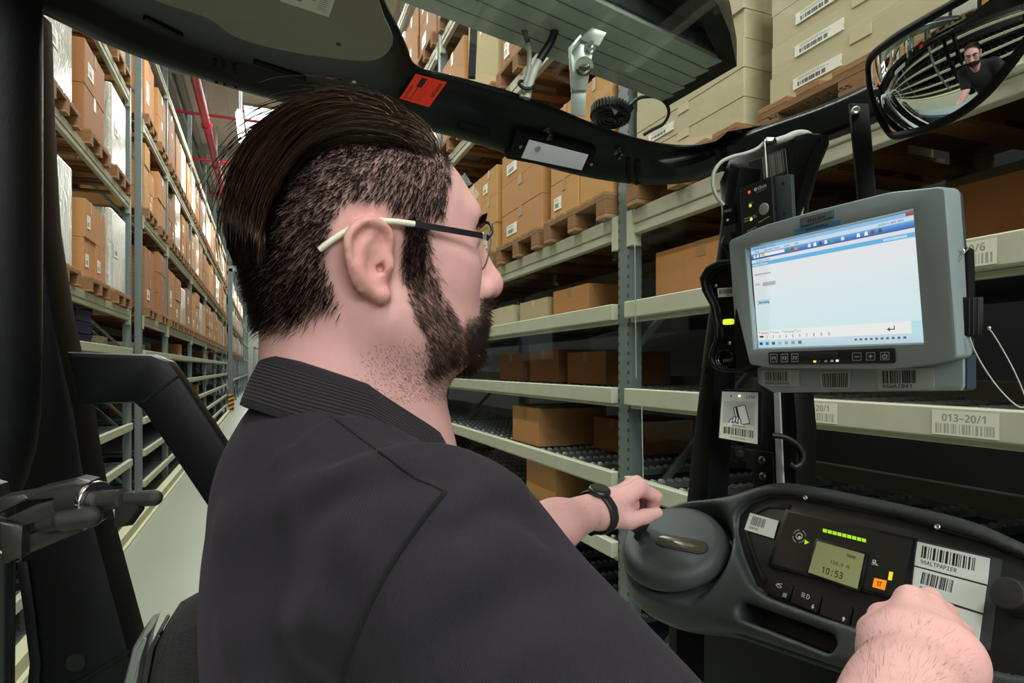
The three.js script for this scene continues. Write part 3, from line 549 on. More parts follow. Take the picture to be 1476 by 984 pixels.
// a plane lying on a mesh under a patch of pixels
function planeOn(geo, pts, uFrom, uTo) {
  const h = pts.map(([x, y]) => hit(geo, x, y)).filter(Boolean); const c = V3(); h.forEach((q) => c.add(q.p)); c.divideScalar(h.length);
  const n = h[1].p.clone().sub(h[0].p).cross(h[2].p.clone().sub(h[0].p)).normalize(); if (n.dot(c) > 0) n.negate();
  const a = hit(geo, ...uFrom).p, b = hit(geo, ...uTo).p; return new Plane(c, b.clone().sub(a), n);
}
const roof = cab('cab_roof_frame', 'black moulded roof frame of the truck cab around a large glass pane', 'truck roof', V3(0.15, 0.4, -0.7));
part('frame', roofGeo.clone(), M.roofpaint, roof);
{ // edge mouldings, slots and ribs on the frame
  const s = (pts, w, h) => { const q = pts.map(([x, y]) => hit(roofGeo, x, y)); for (let i = 0; i + 1 < q.length; i++) part('rib', bar(q[i].p.clone().addScaledVector(q[i].n, h * 0.3), q[i + 1].p.clone().addScaledVector(q[i + 1].n, h * 0.3), w, h, q[i].n), M.black, roof); };
  s([[208, 24], [262, 52]], 0.006, 0.004); s([[366, 88], [440, 113]], 0.006, 0.004); s([[660, 178], [704, 190]], 0.01, 0.004);
  for (const [x, y] of [[510, 118]]) { const q = hit(roofGeo, x, y); part('screw', lathe([[0, 0.003], [0.0035, 0.003], [0.005, 0.001], [0.005, 0]], q.p, q.n, 12), M.zinc, roof); }
  for (const [x, y] of [[789, 190], [893, 219]]) { const q = hit(roofGeo, x, y); part('knob', lathe([[0, 0.017], [0.006, 0.016], [0.008, 0.012], [0.006, 0.007], [0.005, 0.004], [0.011, 0.002], [0.012, 0]], q.p, q.n, 18), M.blackgloss, roof); }
  s([[905, 228], [907, 262]], 0.008, 0.006); s([[918, 231], [919, 264]], 0.012, 0.005);
  for (const [x, y, l] of [[310, 85, 0], [322, 88, 0], [338, 92, 0]]) s([[x, y], [x + 2, y + 34]], 0.004, 0.003);
}
{ // roof glass with its printed notice
  const inner = resampleLoop(ROOF_IN, 120).map((p) => new THREE.Vector2(p.x, -p.z));
  const g = new THREE.ExtrudeGeometry(shapeOf(inner), { depth: 0.006, bevelEnabled: false }); g.rotateX(-Math.PI / 2); g.translate(0, 0.482, 0);
  const o = tag(new THREE.Group(), 'clear armoured glass pane in the cab roof with a printed notice', 'roof glass'); o.name = 'roof_glass'; o.rotation.y = -YAW; o.__base = V3(0.2, 0.48, -0.8); o.position.copy(o.__base.clone().applyMatrix4(CAB)); scene.add(o);
  const thin = new THREE.ShapeGeometry(shapeOf(inner)); thin.rotateX(-Math.PI / 2); thin.translate(0, 0.4845, 0);
  part('pane', thin, M.glass, o);
  const a = PY(1111, 173, 0.476), b = PY(1230, 124, 0.476), pl = new Plane(a, b.clone().sub(a), V3(0, -1, 0));
  const face = await new FontLoader().loadAsync('fonts/droid/droid_sans_regular.typeface.json'); const tg = new TextGeometry('Armoured glass', { font: face, size: 0.017, depth: 0.0006, curveSegments: 4, bevelEnabled: false }); tg.computeBoundingBox(); tg.scale(a.distanceTo(b) / tg.boundingBox.max.x, 1, 1);
  part('notice', pl.put(tg), M.rubber, o, 'black printed words along the edge');
}
// prints on the roof
{
  const q = [[599, 105.6], [643.6, 117.8], [618, 153.8], [575.8, 141]], pl = planeOn(roofGeo, q, [576, 141], [618, 154]);
  const t = canvas(256, 256, (g, w, h) => { g.fillStyle = '#ee3418'; g.fillRect(0, 0, w, h); g.fillStyle = '#1c1210'; g.font = font(26, 'bold'); g.fillText('ACHTUNG!', 14, 42); g.font = font(24, 'bold'); g.fillText('Zimmermann', 20, 84); g.font = font(13); ['vor dem Öffnen Dachluke und', 'unbedingt vorschriften beachten', 'Führerkabine sichern'].forEach((s, i) => g.fillText(s, 20, 110 + i * 22)); g.fillRect(150, 60, 90, 44); g.fillStyle = '#ee3418'; g.font = font(12); g.fillText('Vorsicht', 158, 86); g.fillStyle = '#1c1210'; g.font = font(38, 'bold'); g.fillText('MÖßER', 96, 236); });
  const o = cab('warning_sticker', 'orange red warning sticker on the black roof frame above the driver', 'sticker', pl.o); part('sheet', pl.quad([[575.8, 141], [599, 105.6], [643.6, 117.8], [618, 153.8]], 0.0012), print(t), o);
  const q2 = [[404, 0], [474, 23], [484, -6], [415, -32]], pl2 = new Plane(PY(440, 8, 0.4345), PY(474, 23, 0.4345).sub(PY(404, 0, 0.4345)), V3(0, -1, 0));
  const t2 = canvas(256, 128, (g, w, h) => { g.fillStyle = '#c6c8bd'; g.fillRect(0, 0, w, h); g.fillStyle = '#222'; g.beginPath(); g.moveTo(20, 70); g.lineTo(60, 20); g.lineTo(72, 30); g.lineTo(40, 80); g.fill(); g.fillRect(30, 84, 70, 6); g.fillStyle = '#c03028'; g.fillRect(110, 30, 60, 5); g.fillRect(110, 44, 52, 5); g.fillRect(110, 58, 56, 5); g.fillStyle = '#555'; for (let i = 0; i < 8; i++) g.fillRect(184, 14 + i * 12, 46, 3); });
  const o2 = cab('instruction_label', 'white paper instruction label at the top of the grey roof lining', 'label', pl2.o); part('sheet', pl2.quad([[415, -32], [484, -6], [474, 23], [404, 0]], 0.001), print(t2), o2);
}
{ // lighter lining in the left part of the roof
  const q = [[150, -60], [215, -4], [300, 26], [338, 52], [390, 68], [470, 82], [540, 86], [566, 62], [552, 20], [540, -20], [530, -70]].map(([x, y]) => { const p = PY(x, y, 0.437); return new THREE.Vector2(p.x, -p.z); });
  const g = extrude(q, 0, 0.004, 0.001, true); g.rotateX(-Math.PI / 2); g.translate(0, 0.436, 0); part('roof_lining', metric(g), M.lining, roof, 'lighter grey brown lining panel');
  part('screw', lathe([[0, 0.001], [0.0028, 0.001], [0.0034, 0]], PY(488, 64, 0.4355), V3(0, -1, 0), 14), M.rubber, roof);
}
{ // interior lamp
  const pl = planeOn(roofGeo, [[745, 188], [854, 214], [838, 240]], [748, 205], [850, 232]);
  const o = cab('interior_lamp', 'rectangular white interior lamp in the black front roof frame', 'lamp', pl.o);
  part('housing', pl.slab([[741, 184], [857, 212], [840, 246], [727, 224]], -0.004, 0.012, 0.003), M.black, o);
  part('diffuser', pl.slab([[758, 195], [843, 217], [833, 239], [747, 221]], 0.0125, 0.0155, 0.001), mat({ color: rgb(0.42, 0.43, 0.42), roughness: 0.35, emissive: rgb(0.9, 0.93, 1), emissiveIntensity: 0.12 }), o);
  const c = pl.px(769, 207); part('switch', pl.put(new THREE.CylinderGeometry(0.006, 0.006, 0.004, 18).rotateX(Math.PI / 2).translate(c.x, c.y, 0.0165)), mat({ color: rgb(0.35, 0.36, 0.32), roughness: 0.4 }), o);
  for (const [x, y] of [[746, 206], [848, 232]]) { const s = pl.px(x, y); part('screw', pl.put(new THREE.CylinderGeometry(0.003, 0.003, 0.002, 10).rotateX(Math.PI / 2).translate(s.x, s.y, 0.012)), M.zinc, o); }
}
// ---------------------------------------------------------------- things on top of the roof
{
  const Y = 0.57, o = cab('ribbed_panel', 'ribbed aluminium panel above the roof glass with dark edge frame', 'panel', PY(840, 60, Y));
  const A0 = PY(955, 137, Y), B0 = PY(1039, 75, Y), C0 = PY(650, 17, Y); const dir = A0.clone().sub(C0).normalize(), acr = B0.clone().sub(A0); const W = acr.length(); acr.normalize();
  const L = A0.distanceTo(C0) + 0.45, nR = 5;
  for (let i = 0; i < nR; i++) { const w = W / nR, m = A0.clone().addScaledVector(acr, w * (i + 0.5)); const e = m.clone().addScaledVector(dir, -L); part('rib', bar(m, e, w * 0.86, 0.03), M.alu, o); part('groove', bar(m.clone().addScaledVector(acr, w * 0.5).setY(Y + 0.008), e.clone().addScaledVector(acr, w * 0.5).setY(Y + 0.008), w * 0.2, 0.03), M.rubber, o); }
  const fr = [[961, 146], [1062, 86], [1052, 36], [1036, -2], [1010, -40], [1000, 0], [1036, 74], [954, 138]].map(([x, y]) => { const p = PY(x, y, Y); return new THREE.Vector2(p.x, -p.z); });
  const g = extrude(fr, 0, 0.05); g.rotateX(-Math.PI / 2); g.translate(0, Y - 0.012, 0); part('end_frame', g, M.black, o);
  const bk = [[1036, 74], [1052, 36], [1036, -2], [960, -40], [900, -40], [900, 0]].map(([x, y]) => { const p = PY(x, y, Y + 0.03); return new THREE.Vector2(p.x, -p.z); });
  const g2 = extrude(bk, 0, 0.03); g2.rotateX(-Math.PI / 2); g2.translate(0, Y + 0.03, 0); part('cover', g2, M.rubber, o);
}
{
  const pl = new Plane(P(835, 100, 1.02), V3(1, 0, 0.1), V3(-0.1, -0.25, 1)), o = cab('mounting_bracket', 'zinc plated angle bracket with two bolts above the roof glass', 'bracket', pl.o);
  part('plate', pl.slab([[820, 76], [836, 58], [856, 66], [846, 130], [824, 131]], 0, 0.005, 0.001), M.zinc, o);
  part('flange', [pl.slab([[836, 58], [853, 42], [874, 50], [863, 69], [842, 62]], 0.004, 0.012, 0.001), pl.slab([[819, 76], [836, 57], [838, 59], [824, 78], [825, 131], [823, 131]], 0.0, 0.03, 0.001)], M.zinc, o);
  part('foot', pl.slab([[823, 130], [845, 130], [843, 168], [823, 164]], -0.008, -0.002, 0.001), M.alu, o);
  for (const [x, y, s] of [[850, 71, 0.8], [842, 97, 1.25]]) { const c = pl.px(x, y); part('bolt', [pl.put(new THREE.CylinderGeometry(0.0085 * s, 0.0085 * s, 0.008 * s, 6).rotateX(Math.PI / 2).translate(c.x, c.y, 0.012)), pl.put(new THREE.CylinderGeometry(0.012 * s, 0.012 * s, 0.003, 18).rotateX(Math.PI / 2).translate(c.x, c.y, 0.006)), pl.put(new THREE.CylinderGeometry(0.005 * s, 0.005 * s, 0.016, 12).rotateX(Math.PI / 2).translate(c.x + 0.002, c.y + 0.004, 0.014))], M.chrome, o); }
}
{
  const d = 1.03, o = cab('cable_connector', 'black multi pin connector hanging under the ribbed roof panel', 'connector', P(795, 10, d));
  const pl = new Plane(P(795, 10, d), V3(1, 0.25, 0), V3(0, -0.3, 1));
  part('housing', [pl.put(rbox(0.07, 0.03, 0.03, 0.003, 0, 0.005, 0)), pl.put(rbox(0.03, 0.05, 0.03, 0.003, 0.03, 0.0, 0.004))], M.rubber, o);
  part('clip', [0, 1, 2, 3].map((k) => pl.put(box(0.006, 0.012, 0.034, -0.028 + k * 0.012, -0.008, 0.004))), M.blackgloss, o);
  const c1 = cab('signal_cable', 'pale grey cable with coloured cores on the left above the roof glass', 'cable', P(760, 80, d));
  part('sheath', tube([P(761, 62, d), P(763, 76, d), P(762, 100, d), P(757, 120, d), P(752, 140, d)], 0.0042, 24, 10), M.cableGrey, c1);
  part('sleeve', tube([P(752, 36, d), P(756, 46, d), P(761, 63, d)], 0.005, 12, 10), M.cableBlack, c1);
  const cols = [[0.6, 0.5, 0.05], [0.05, 0.25, 0.12], [0.6, 0.1, 0.15], [0.5, 0.5, 0.5]];
  cols.forEach((c, i) => part('core', tube([P(735 + i * 5, -14, d), P(745 + i * 2, 16, d), P(752 + i * 0.6, 38, d)], 0.0011, 12, 6), mat({ color: rgb(...c), roughness: 0.4 }), c1));
  const c2 = cab('power_cable', 'thick white and black cable with coloured cores beside the roof bracket', 'cable', P(780, 80, d));
  part('sheath', tube([P(778, 86, d), P(770, 102, d), P(764, 120, d), P(759, 142, d)], 0.0065, 20, 10), mat({ color: rgb(0.62, 0.63, 0.58), roughness: 0.4 }), c2);
  part('sleeve', tube([P(800, 44, d), P(794, 60, d), P(786, 73, d), P(777, 88, d)], 0.0068, 20, 10), M.cableBlack, c2);
  [[0.6, 0.08, 0.1], [0.65, 0.55, 0.1], [0.6, 0.6, 0.6], [0.35, 0.15, 0.4], [0.7, 0.3, 0.05]].forEach((c, i) => part('core', tube([P(800 + i * 3, 8, d), P(797 + i * 2.4, 24, d), P(798 + i * 1.3, 46, d)], 0.0013, 12, 6), mat({ color: rgb(...c), roughness: 0.4 }), c2));
  part('cable_tie', tube([P(748, 121, d - 0.01), P(757, 128, d - 0.012), P(768, 126, d - 0.01), P(766, 120, d + 0.01), P(752, 117, d + 0.01)], 0.003, 24, 6, true), M.cableBlack, c2);
  const h = cab('roof_stay', 'thin black stay beyond the left end of the roof glass', 'stay', P(681, 80, 1.25)); part('rod', bar(P(684, 20, 1.2), P(680, 112, 1.2), 0.013, 0.013, V3(0, 0, 1)), M.black, h);
}
{ // round work lamp lying on the roof glass
  const c = PY(880, 163, 0.53), o = cab('work_lamp', 'round ribbed black work lamp lying above the roof glass', 'lamp', c); const ax = V3(0.12, 1, -0.22).normalize(), R = 0.047;
  part('body', lathe([[0, -0.016], [0.03, -0.017], [0.036, -0.014], [0.038, 0.004], [0.036, 0.012], [0, 0.014]], c, ax, 36), M.rubber, o);
  const q = new THREE.Quaternion().setFromUnitVectors(UP, ax), fins = []; for (let i = 0; i < 34; i++) { const g = rbox(0.010, 0.020, 0.0042, 0.0012, R - 0.010, 0, 0, 1); g.rotateY(i / 34 * Math.PI * 2); g.applyQuaternion(q); g.translate(c.x, c.y, c.z); fins.push(g); }
  part('cooling_fins', fins, M.rubber, o).userData.kind = 'stuff';
  const rings = [0.012, 0.02, 0.028].map((r) => { const g = new THREE.TorusGeometry(r, 0.0015, 6, 30); g.rotateX(Math.PI / 2); g.translate(0, -0.0175, 0); g.applyQuaternion(q); g.translate(c.x, c.y, c.z); return g; });
  part('ribs', rings, M.blackgloss, o);
  const d = -c.z; part('plug', rod(P(893, 172, d - 0.01), P(911, 152, d - 0.02), 0.010, 0.007, 12), M.rubber, o);
  const pl = new Plane(P(884, 160, d - 0.035), V3(1, 0, 0.3), V3(0, -0.4, 1)); part('type_plate', pl.slab([[880, 154], [891, 160], [886, 166]], 0, 0.001), M.cableGrey, o);
  const k = cab('power_cable', 'black cable looping from the round work lamp over the roof glass', 'cable', P(945, 150, d)); part('cable', tube([P(908, 154, d - 0.02), P(917, 144, d - 0.02), P(930, 139.5, d), P(947, 140, d), P(960, 149, d), P(964, 163, d), P(956, 178, d), P(940, 187, d), P(928, 194, d)], 0.0036, 48, 8), M.cableBlack, k);
}
// ---------------------------------------------------------------- left side: pillar, grab handle, front post, clamp
{
  const pl = new Plane(P(120, 500, 0.80), V3(1, 0, -0.15), V3(0.15, 0, 1)), o = cab('cab_pillar', 'broad black rear pillar at the left of the cab', 'pillar', P(120, 984, 0.80));
  part('panel', pl.slab([[75, 34], [80, 180], [88, 330], [105, 440], [119, 510], [137, 585], [148, 660], [165, 745], [181, 805], [211, 915], [240, 1100], [40, 1100], [60, 990], [75, 957], [79, 930], [71, 860], [61, 770], [50, 690], [40, 600], [30, 30], [50, 10]], -0.005, 0.05, 0.006), M.black, o);
  part('inner_trim', pl.slab([[62, 790], [72, 860], [80, 928], [77, 955], [68, 975], [92, 975], [96, 930], [88, 860], [78, 790]], 0.049, 0.055, 0.002), M.black, o);
  part('seam', pl.slab([[110, 966], [150, 948], [214, 910], [216, 914], [152, 953], [111, 971]], 0.049, 0.053, 0.001), M.black, o);
  for (const [x, y, r] of [[171, 915, 0.011], [107, 615, 0.003], [68, 262, 0.008]]) { const c = pl.px(x, y); part('plug', pl.put(new THREE.CylinderGeometry(r, r, 0.004, 20).rotateX(Math.PI / 2).translate(c.x - 0.025, c.y - 0.01, 0.050)), M.blackgloss, o); }
  const pl2 = new Plane(P(220, 600, 0.74), V3(1, 0, -0.2), V3(0.2, 0, 1)), h = cab('grab_handle', 'black angled grab handle on the left pillar behind the driver', 'handle', P(220, 650, 0.74));
  part('grip', pl2.slab([[104, 507], [225, 511], [250, 521], [265, 541], [335, 648], [420, 780], [370, 826], [299, 720], [213, 592], [200, 580], [122, 582]], -0.012, 0.016, 0.006), M.black, h);
  part('seam', pl2.slab([[212, 577], [262, 541], [264, 543], [214, 580]], 0.015, 0.0172), M.black, h);
}
{
  const d = 0.62, o = cab('front_post', 'thick black padded post at the far left edge of the picture', 'post', P(8, 700, d));
  part('padding', lathe([[0.001, 0.10], [0.006, 0.098], [0.012, 0.086], [0.022, 0.06], [0.029, 0.03], [0.0325, 0], [0.034, -0.08], [0.0345, -0.2], [0.0345, -0.45], [0.0, -0.45]].map(([r, y]) => [r, -y]).reverse(), P(0, 605, d), UP, 32), M.black, o);
  part('rod', rod(P(2, 1150, d), P(6, 660, d), 0.010, 0.010, 16), M.blackgloss, o);
}
{
  const d = 0.50, pl = new Plane(P(90, 730, d), V3(1, 0, -0.25), V3(0.25, 0, 1)), o = cab('studio_clamp', 'black studio clamp with silver ring and wing screws at the left', 'clamp', P(90, 740, d));
  part('upper_jaw', [pl.slab([[44, 712], [62, 700], [106, 690], [118, 686], [138, 690], [140, 696], [128, 706], [95, 714], [52, 718]], -0.012, 0.012, 0.003), pl.slab([[-8, 716], [46, 707], [54, 714], [4, 738], [-8, 738]], -0.015, 0.012, 0.002), pl.slab([[-8, 692], [6, 696], [8, 720], [-8, 724]], -0.008, 0.008, 0.002)], M.clamp, o);
  part('lower_jaw', [pl.slab([[20, 742], [62, 722], [100, 712], [126, 706], [130, 722], [95, 738], [48, 752]], -0.012, 0.014, 0.002), pl.slab([[14, 744], [48, 750], [46, 796], [18, 800]], -0.010, 0.016, 0.002), pl.slab([[40, 770], [90, 752], [128, 745], [120, 765], [60, 790], [8, 812], [4, 800]], -0.014, 0.004, 0.002)], M.clamp, o);
  part('hub', rod(P(100, 722, d), P(133, 721, d - 0.004), 0.0145, 0.0145, 24), M.rubber, o);
  part('ring', lathe([[0.006, -0.003], [0.0155, -0.003], [0.0165, -0.0015], [0.0165, 0.0015], [0.0155, 0.003], [0.006, 0.003]], P(138, 723, d - 0.006), V3(0.96, 0.03, 0.28), 36), M.chrome, o);
  part('screw', [rod(P(142, 722, d - 0.008), P(178, 718, d - 0.018), 0.0078, 0.0075, 18), rod(P(150, 721, d - 0.01), P(152, 721, d - 0.011), 0.0086, 0.0086, 18)], M.clamp, o);
  const pw = new Plane(P(195, 725, d - 0.02), V3(1, 0, 0.25), V3(-0.25, 0.1, 1)); part('wing_handle', [pw.slab([[172, 712], [198, 708], [206, 712], [204, 735], [188, 757], [171, 759]], -0.004, 0.005, 0.002), pw.put(new THREE.CapsuleGeometry(0.0062, 0.022, 6, 14).rotateZ(Math.PI / 2 + 0.08).translate(0.006, 0.004, 0))], M.clamp, o);
  part('thumb_screw', [rod(P(62, 756, d - 0.01), P(92, 750, d - 0.016), 0.0065, 0.0065, 16), new THREE.CapsuleGeometry(0.0083, 0.02, 8, 16).rotateZ(Math.PI / 2 + 0.12).translate(...P(112, 747, d - 0.02).toArray())], M.clamp, o);
  part('end_knob', [rod(P(-14, 770, d), P(12, 774, d - 0.012), 0.015, 0.013, 20)], M.clamp, o); part('end_cap', rod(P(12, 774, d - 0.012), P(14, 774, d - 0.013), 0.0125, 0.011, 20), M.chrome, o);
}
// ---------------------------------------------------------------- right side: pillars, brackets
const PIL = new Plane(P(1020, 500, 1.12), TU, TR.clone().negate());
{
  const o = cab('windscreen_pillar', 'slim black leaning pillar between roof and dashboard', 'pillar', P(1005, 725, 1.12));
  part('profile', PIL.slab([[1050, 235], [1066, 240], [1052, 330], [1040, 430], [1030, 530], [1018, 730], [987, 735], [1002, 600], [1013, 500], [1024, 420], [1040, 300]], -0.05, 0.0, 0.006), M.black, o);
  for (const [x, y] of [[1015, 534]]) { const c = PIL.px(x, y); part('screw', PIL.put(new THREE.CylinderGeometry(0.0055, 0.0055, 0.003, 16).rotateX(Math.PI / 2).translate(c.x, c.y, 0.0005)), M.rubber, o); }
  const pl = new Plane(P(1100, 260, 1.09), TU, TR.clone().negate()), b = cab('roof_gusset', 'broad black bracket plate under the roof corner behind the small control box', 'bracket', P(1100, 300, 1.09));
  part('plate', pl.slab([[1035, 262], [1050, 228], [1110, 206], [1160, 190], [1178, 192], [1178, 205], [1164, 238], [1150, 290], [1146, 345], [1080, 350], [1040, 350]], -0.03, 0, 0.008), M.roofpaint, b);
  const t = canvas(256, 192, (g, w, h) => { g.fillStyle = '#101312'; g.fillRect(0, 0, w, h); g.strokeStyle = '#c9ccc6'; g.lineWidth = 2; g.strokeRect(4, 4, w - 8, h - 8); g.fillStyle = '#c9ccc6'; g.strokeRect(14, 14, 66, 40); for (let i = 0; i < 4; i++) g.fillRect(18, 19 + i * 9, 40 + (i * 13) % 20, 4); for (let r = 0; r < 12; r++) for (let c = 0; c < 3; c++) { g.strokeRect(150 + c * 30, 12 + r * 12, 30, 12); g.fillRect(155 + c * 30, 16 + r * 12, 18, 4); } g.beginPath(); g.arc(100, 110, 18, 0, 7); g.stroke(); g.strokeRect(24, 90, 8, 50); g.fillRect(24, 140, 36, 4); g.strokeRect(76, 128, 50, 10); });
  part('load_plate', pl.quad([[1056, 241], [1134, 213], [1138, 252], [1060, 282]], 0.001), print(t), b, 'load capacity plate with white table');
  const post = new Plane(P(1110, 630, 1.09), TU, TR.clone().negate()), c = cab('monitor_column', 'black column with white strip under the monitor', 'column', P(1112, 700, 1.09));
  part('column', [post.slab([[1082, 545], [1140, 545], [1146, 620], [1144, 712], [1086, 712]], -0.05, -0.004, 0.004), post.slab([[1084, 648], [1116, 652], [1118, 706], [1088, 706]], -0.004, 0.004, 0.002)], M.black, c);
  part('strip', post.slab([[1115, 566], [1123, 564], [1129, 700], [1119, 702]], -0.004, 0.0, 0.001), mat({ color: rgb(0.55, 0.56, 0.56), roughness: 0.4 }), c, 'pale strip');
  for (const [x, y] of [[1102, 663], [1103, 686]]) { const s = post.px(x, y); part('bolt', post.put(new THREE.SphereGeometry(0.0075, 16, 10).scale(1, 1, 0.7).translate(s.x, s.y, 0.005)), M.clamp, c); }
  const hb = new Plane(P(1245, 220, 0.93), V3(1, 0, 0.3), V3(-0.3, 0, 1)), h = cab('hanger_bar', 'flat black hanger bar between the roof beam and the monitor', 'bar', P(1245, 160, 0.93));
  part('bar', hb.slab([[1224, 150], [1252, 150], [1264, 300], [1238, 300]], -0.008, 0.004, 0.002), M.black, h);
  const s = hb.px(1232, 162); part('screw', hb.put(lathe([[0, 0.004], [0.003, 0.004], [0.0035, 0.006], [0.006, 0.006], [0.0065, 0], [0, 0]], V3(s.x, s.y, 0.004), V3(0, 0, 1), 18)), M.zinc, h);
}
{ // far side glass of the cab
  const a = P(640, 205, 1.18), b = P(985, 262, 1.42), c = P(1003, 735, 1.38), d = P(690, 800, 1.2); const g = new THREE.BufferGeometry(); g.setAttribute('position', new THREE.Float32BufferAttribute([a, b, c, a, c, d].flatMap((p) => p.toArray()), 3)); g.computeVertexNormals();
  const o = cab('side_window', 'clear cab side window between the driver and the slim pillar', 'window', P(850, 700, 1.3)); part('pane', g, M.glass, o);
  const e = (x0, y0, x1, y1, dd) => part('edge_strip', bar(P(x0, y0, dd), P(x1, y1, dd), 0.0016, 0.003, V3(0, 0, 1)), mat({ color: rgb(0.5, 0.55, 0.52), roughness: 0.2 }), o); e(915, 345, 917, 545, 1.36); e(925, 585, 927, 690, 1.36);
}
// ---------------------------------------------------------------- dashboard console
const DASH = new Plane(P(1145, 737, 0.95), TU, TR.clone().multiplyScalar(-0.91).add(V3(0, 0.41, 0)));
const DISC = { c: P(969, 778, 1.06), n: V3(-0.30, 0.86, 0.42).normalize(), r: 0.091 };
const dq = new THREE.Quaternion().setFromUnitVectors(UP, DISC.n);
{
  const P2 = (l) => l.map(([x, y]) => DASH.px(x, y));
  const outer = rounded(P2([[990, 737], [1058, 716], [1106, 700], [1136, 696], [1184, 703], [1300, 727], [1404, 751], [1476, 783], [1640, 870], [1640, 1080], [1480, 1050], [1250, 978], [1100, 926], [1010, 896], [930, 860], [930, 780]]), 0.03, 4);
  const open = rounded(P2([[1066, 770], [1068, 744], [1084, 726], [1112, 716], [1150, 717], [1300, 747], [1420, 780], [1520, 822], [1520, 985], [1440, 972], [1390, 958], [1240, 908], [1180, 888], [1115, 864], [1092, 846], [1076, 808]]), 0.012, 3);
  const slotA = DASH.px(1085, 885), slotB = DASH.px(1204, 930), inv = DASH.m.clone().invert(), q = V3(), iq = dq.clone().invert();
  const f = (p) => {
    q.copy(p).applyMatrix4(inv);
    const d2 = sdPoly(q.x, q.y, outer), z = q.z; const R = 0.016, dz = Math.abs(z + 0.04 - 0.006) - (0.052);
    const a = d2 + R, b = dz + R; let d = Math.min(Math.max(a, b), 0) + Math.hypot(Math.max(a, 0), Math.max(b, 0)) - R;
    // pod that carries the steering disc
    const w = V3(p.x - DISC.c.x, p.y - DISC.c.y, p.z - DISC.c.z).applyQuaternion(iq); const rr = Math.hypot(w.x, w.z) - 0.092, hh = Math.abs(w.y + 0.062) - 0.028; const pod = Math.min(Math.max(rr + 0.012, hh + 0.012), 0) + Math.hypot(Math.max(rr + 0.012, 0), Math.max(hh + 0.012, 0)) - 0.012;
    d = smin(d, pod, 0.09);
    // gap around the disc, instrument opening, tray slot
    const cut = Math.max(Math.hypot(w.x, w.z) - 0.099, -(w.y + 0.0365)); d = smax(d, -cut, 0.012);
    if (q.x > -0.15) { const op = Math.max(sdPoly(q.x, q.y, open), -(z - 0.004)); d = smax(d, -op, 0.006); }
    const ex = slotB.x - slotA.x, ey = slotB.y - slotA.y, t = clamp(((q.x - slotA.x) * ex + (q.y - slotA.y) * ey) / (ex * ex + ey * ey), 0, 1); const sd = Math.hypot(q.x - slotA.x - ex * t, q.y - slotA.y - ey * t) - 0.0125;
    d = smax(d, -Math.max(sd, Math.abs(z) - 0.03), 0.008);
    return d;
  };
  const lo = V3(9, 9, 9), hi = V3(-9, -9, -9); outer.forEach((v) => { for (const z of [-0.1, 0.03]) { const w = DASH.pt(v.x, v.y, z); lo.min(w); hi.max(w); } }); lo.min(DISC.c.clone().addScalar(-0.13)); hi.max(DISC.c.clone().addScalar(0.1)); lo.addScalar(-0.01); hi.addScalar(0.01);
  const o = cab('dashboard_console', 'dark grey moulded dashboard console with round pod for the steering disc', 'dashboard', DASH.at(1250, 900));
  part('console', metric(nets(f, lo, hi, 0.0042)), M.dash, o);
  part('recess_panel', DASH.slab([[1068, 772], [1070, 745], [1086, 728], [1112, 718], [1150, 719], [1300, 749], [1420, 782], [1520, 824], [1520, 983], [1440, 970], [1390, 956], [1240, 906], [1180, 886], [1117, 862], [1094, 844], [1078, 806]], -0.004, 0.0055, 0.001), M.dashdark, o);
  part('bezel_line', DASH.slab([[1076, 768], [1080, 750], [1092, 735], [1116, 727], [1145, 729], [1140, 736], [1112, 733], [1096, 741], [1086, 754], [1083, 770], [1094, 808], [1108, 838], [1105, 843], [1090, 818]], 0.0055, 0.007, 0.0005), M.blackgloss, o);
  // instrument cluster
  part('cluster_frame', DASH.slab([[1138, 736], [1328, 779], [1318, 872], [1309, 871], [1112, 818]], 0.0055, 0.0095, 0.001), M.blackgloss, o);
  const tt = canvas(1024, 512, (g, w, h) => {
    g.fillStyle = '#181c1d'; g.fillRect(0, 0, w, h); g.fillStyle = '#24292b'; g.globalAlpha = 0.5; for (const [x, y] of [[110, 70], [150, 70], [190, 70], [110, 330], [160, 330], [110, 400], [160, 400], [640, 300], [700, 330], [760, 120], [800, 160]]) g.fillRect(x, y, 34, 40); g.globalAlpha = 1;
    g.strokeStyle = '#c8ccca'; g.lineWidth = 5; for (let k = 0; k < 4; k++) { g.beginPath(); g.arc(170, 195, 58, k * 1.57 + 0.2, k * 1.57 + 1.35); g.stroke(); } g.beginPath(); g.arc(170, 195, 28, 0, 7); g.lineWidth = 9; g.stroke(); g.fillStyle = '#d8dcda'; g.beginPath(); g.arc(176, 205, 14, 0, 7); g.fill();
    g.fillStyle = '#c9ccc9'; g.fillRect(792, 236, 26, 34); g.fillStyle = '#181c1d'; g.fillRect(800, 244, 9, 12); g.fillStyle = '#c9ccc9'; g.fillRect(790, 276, 50, 6); g.fillStyle = '#c9ccc9'; g.fillRect(822, 264, 8, 12);
  });
  part('cluster_face', DASH.quad([[1143, 741], [1323, 782.5], [1306, 866], [1119, 815]], 0.0096), print(tt, { roughness: 0.25 }), o);
  part('display_bezel', DASH.put(extrude(rounded([[1185, 778], [1260, 799], [1249, 858], [1171, 831]].map(([x, y]) => DASH.px(x, y)), 0.006), 0.0098, 0.0135, 0.0012)), M.blackgloss, o);
  const lt = canvas(512, 384, (g, w, h) => { g.fillStyle = '#8d9467'; g.fillRect(0, 0, w, h); g.fillStyle = '#1b1d12'; g.textAlign = 'right'; g.font = font(52, 'bold', 'monospace'); g.fillText('0mm', 440, 82); g.font = font(48, 'bold', 'monospace'); g.fillText('120,6 H', 400, 204); g.font = font(96, 'bold', 'monospace'); g.textAlign = 'left'; g.fillText('10:53', 130, 336, 230); });
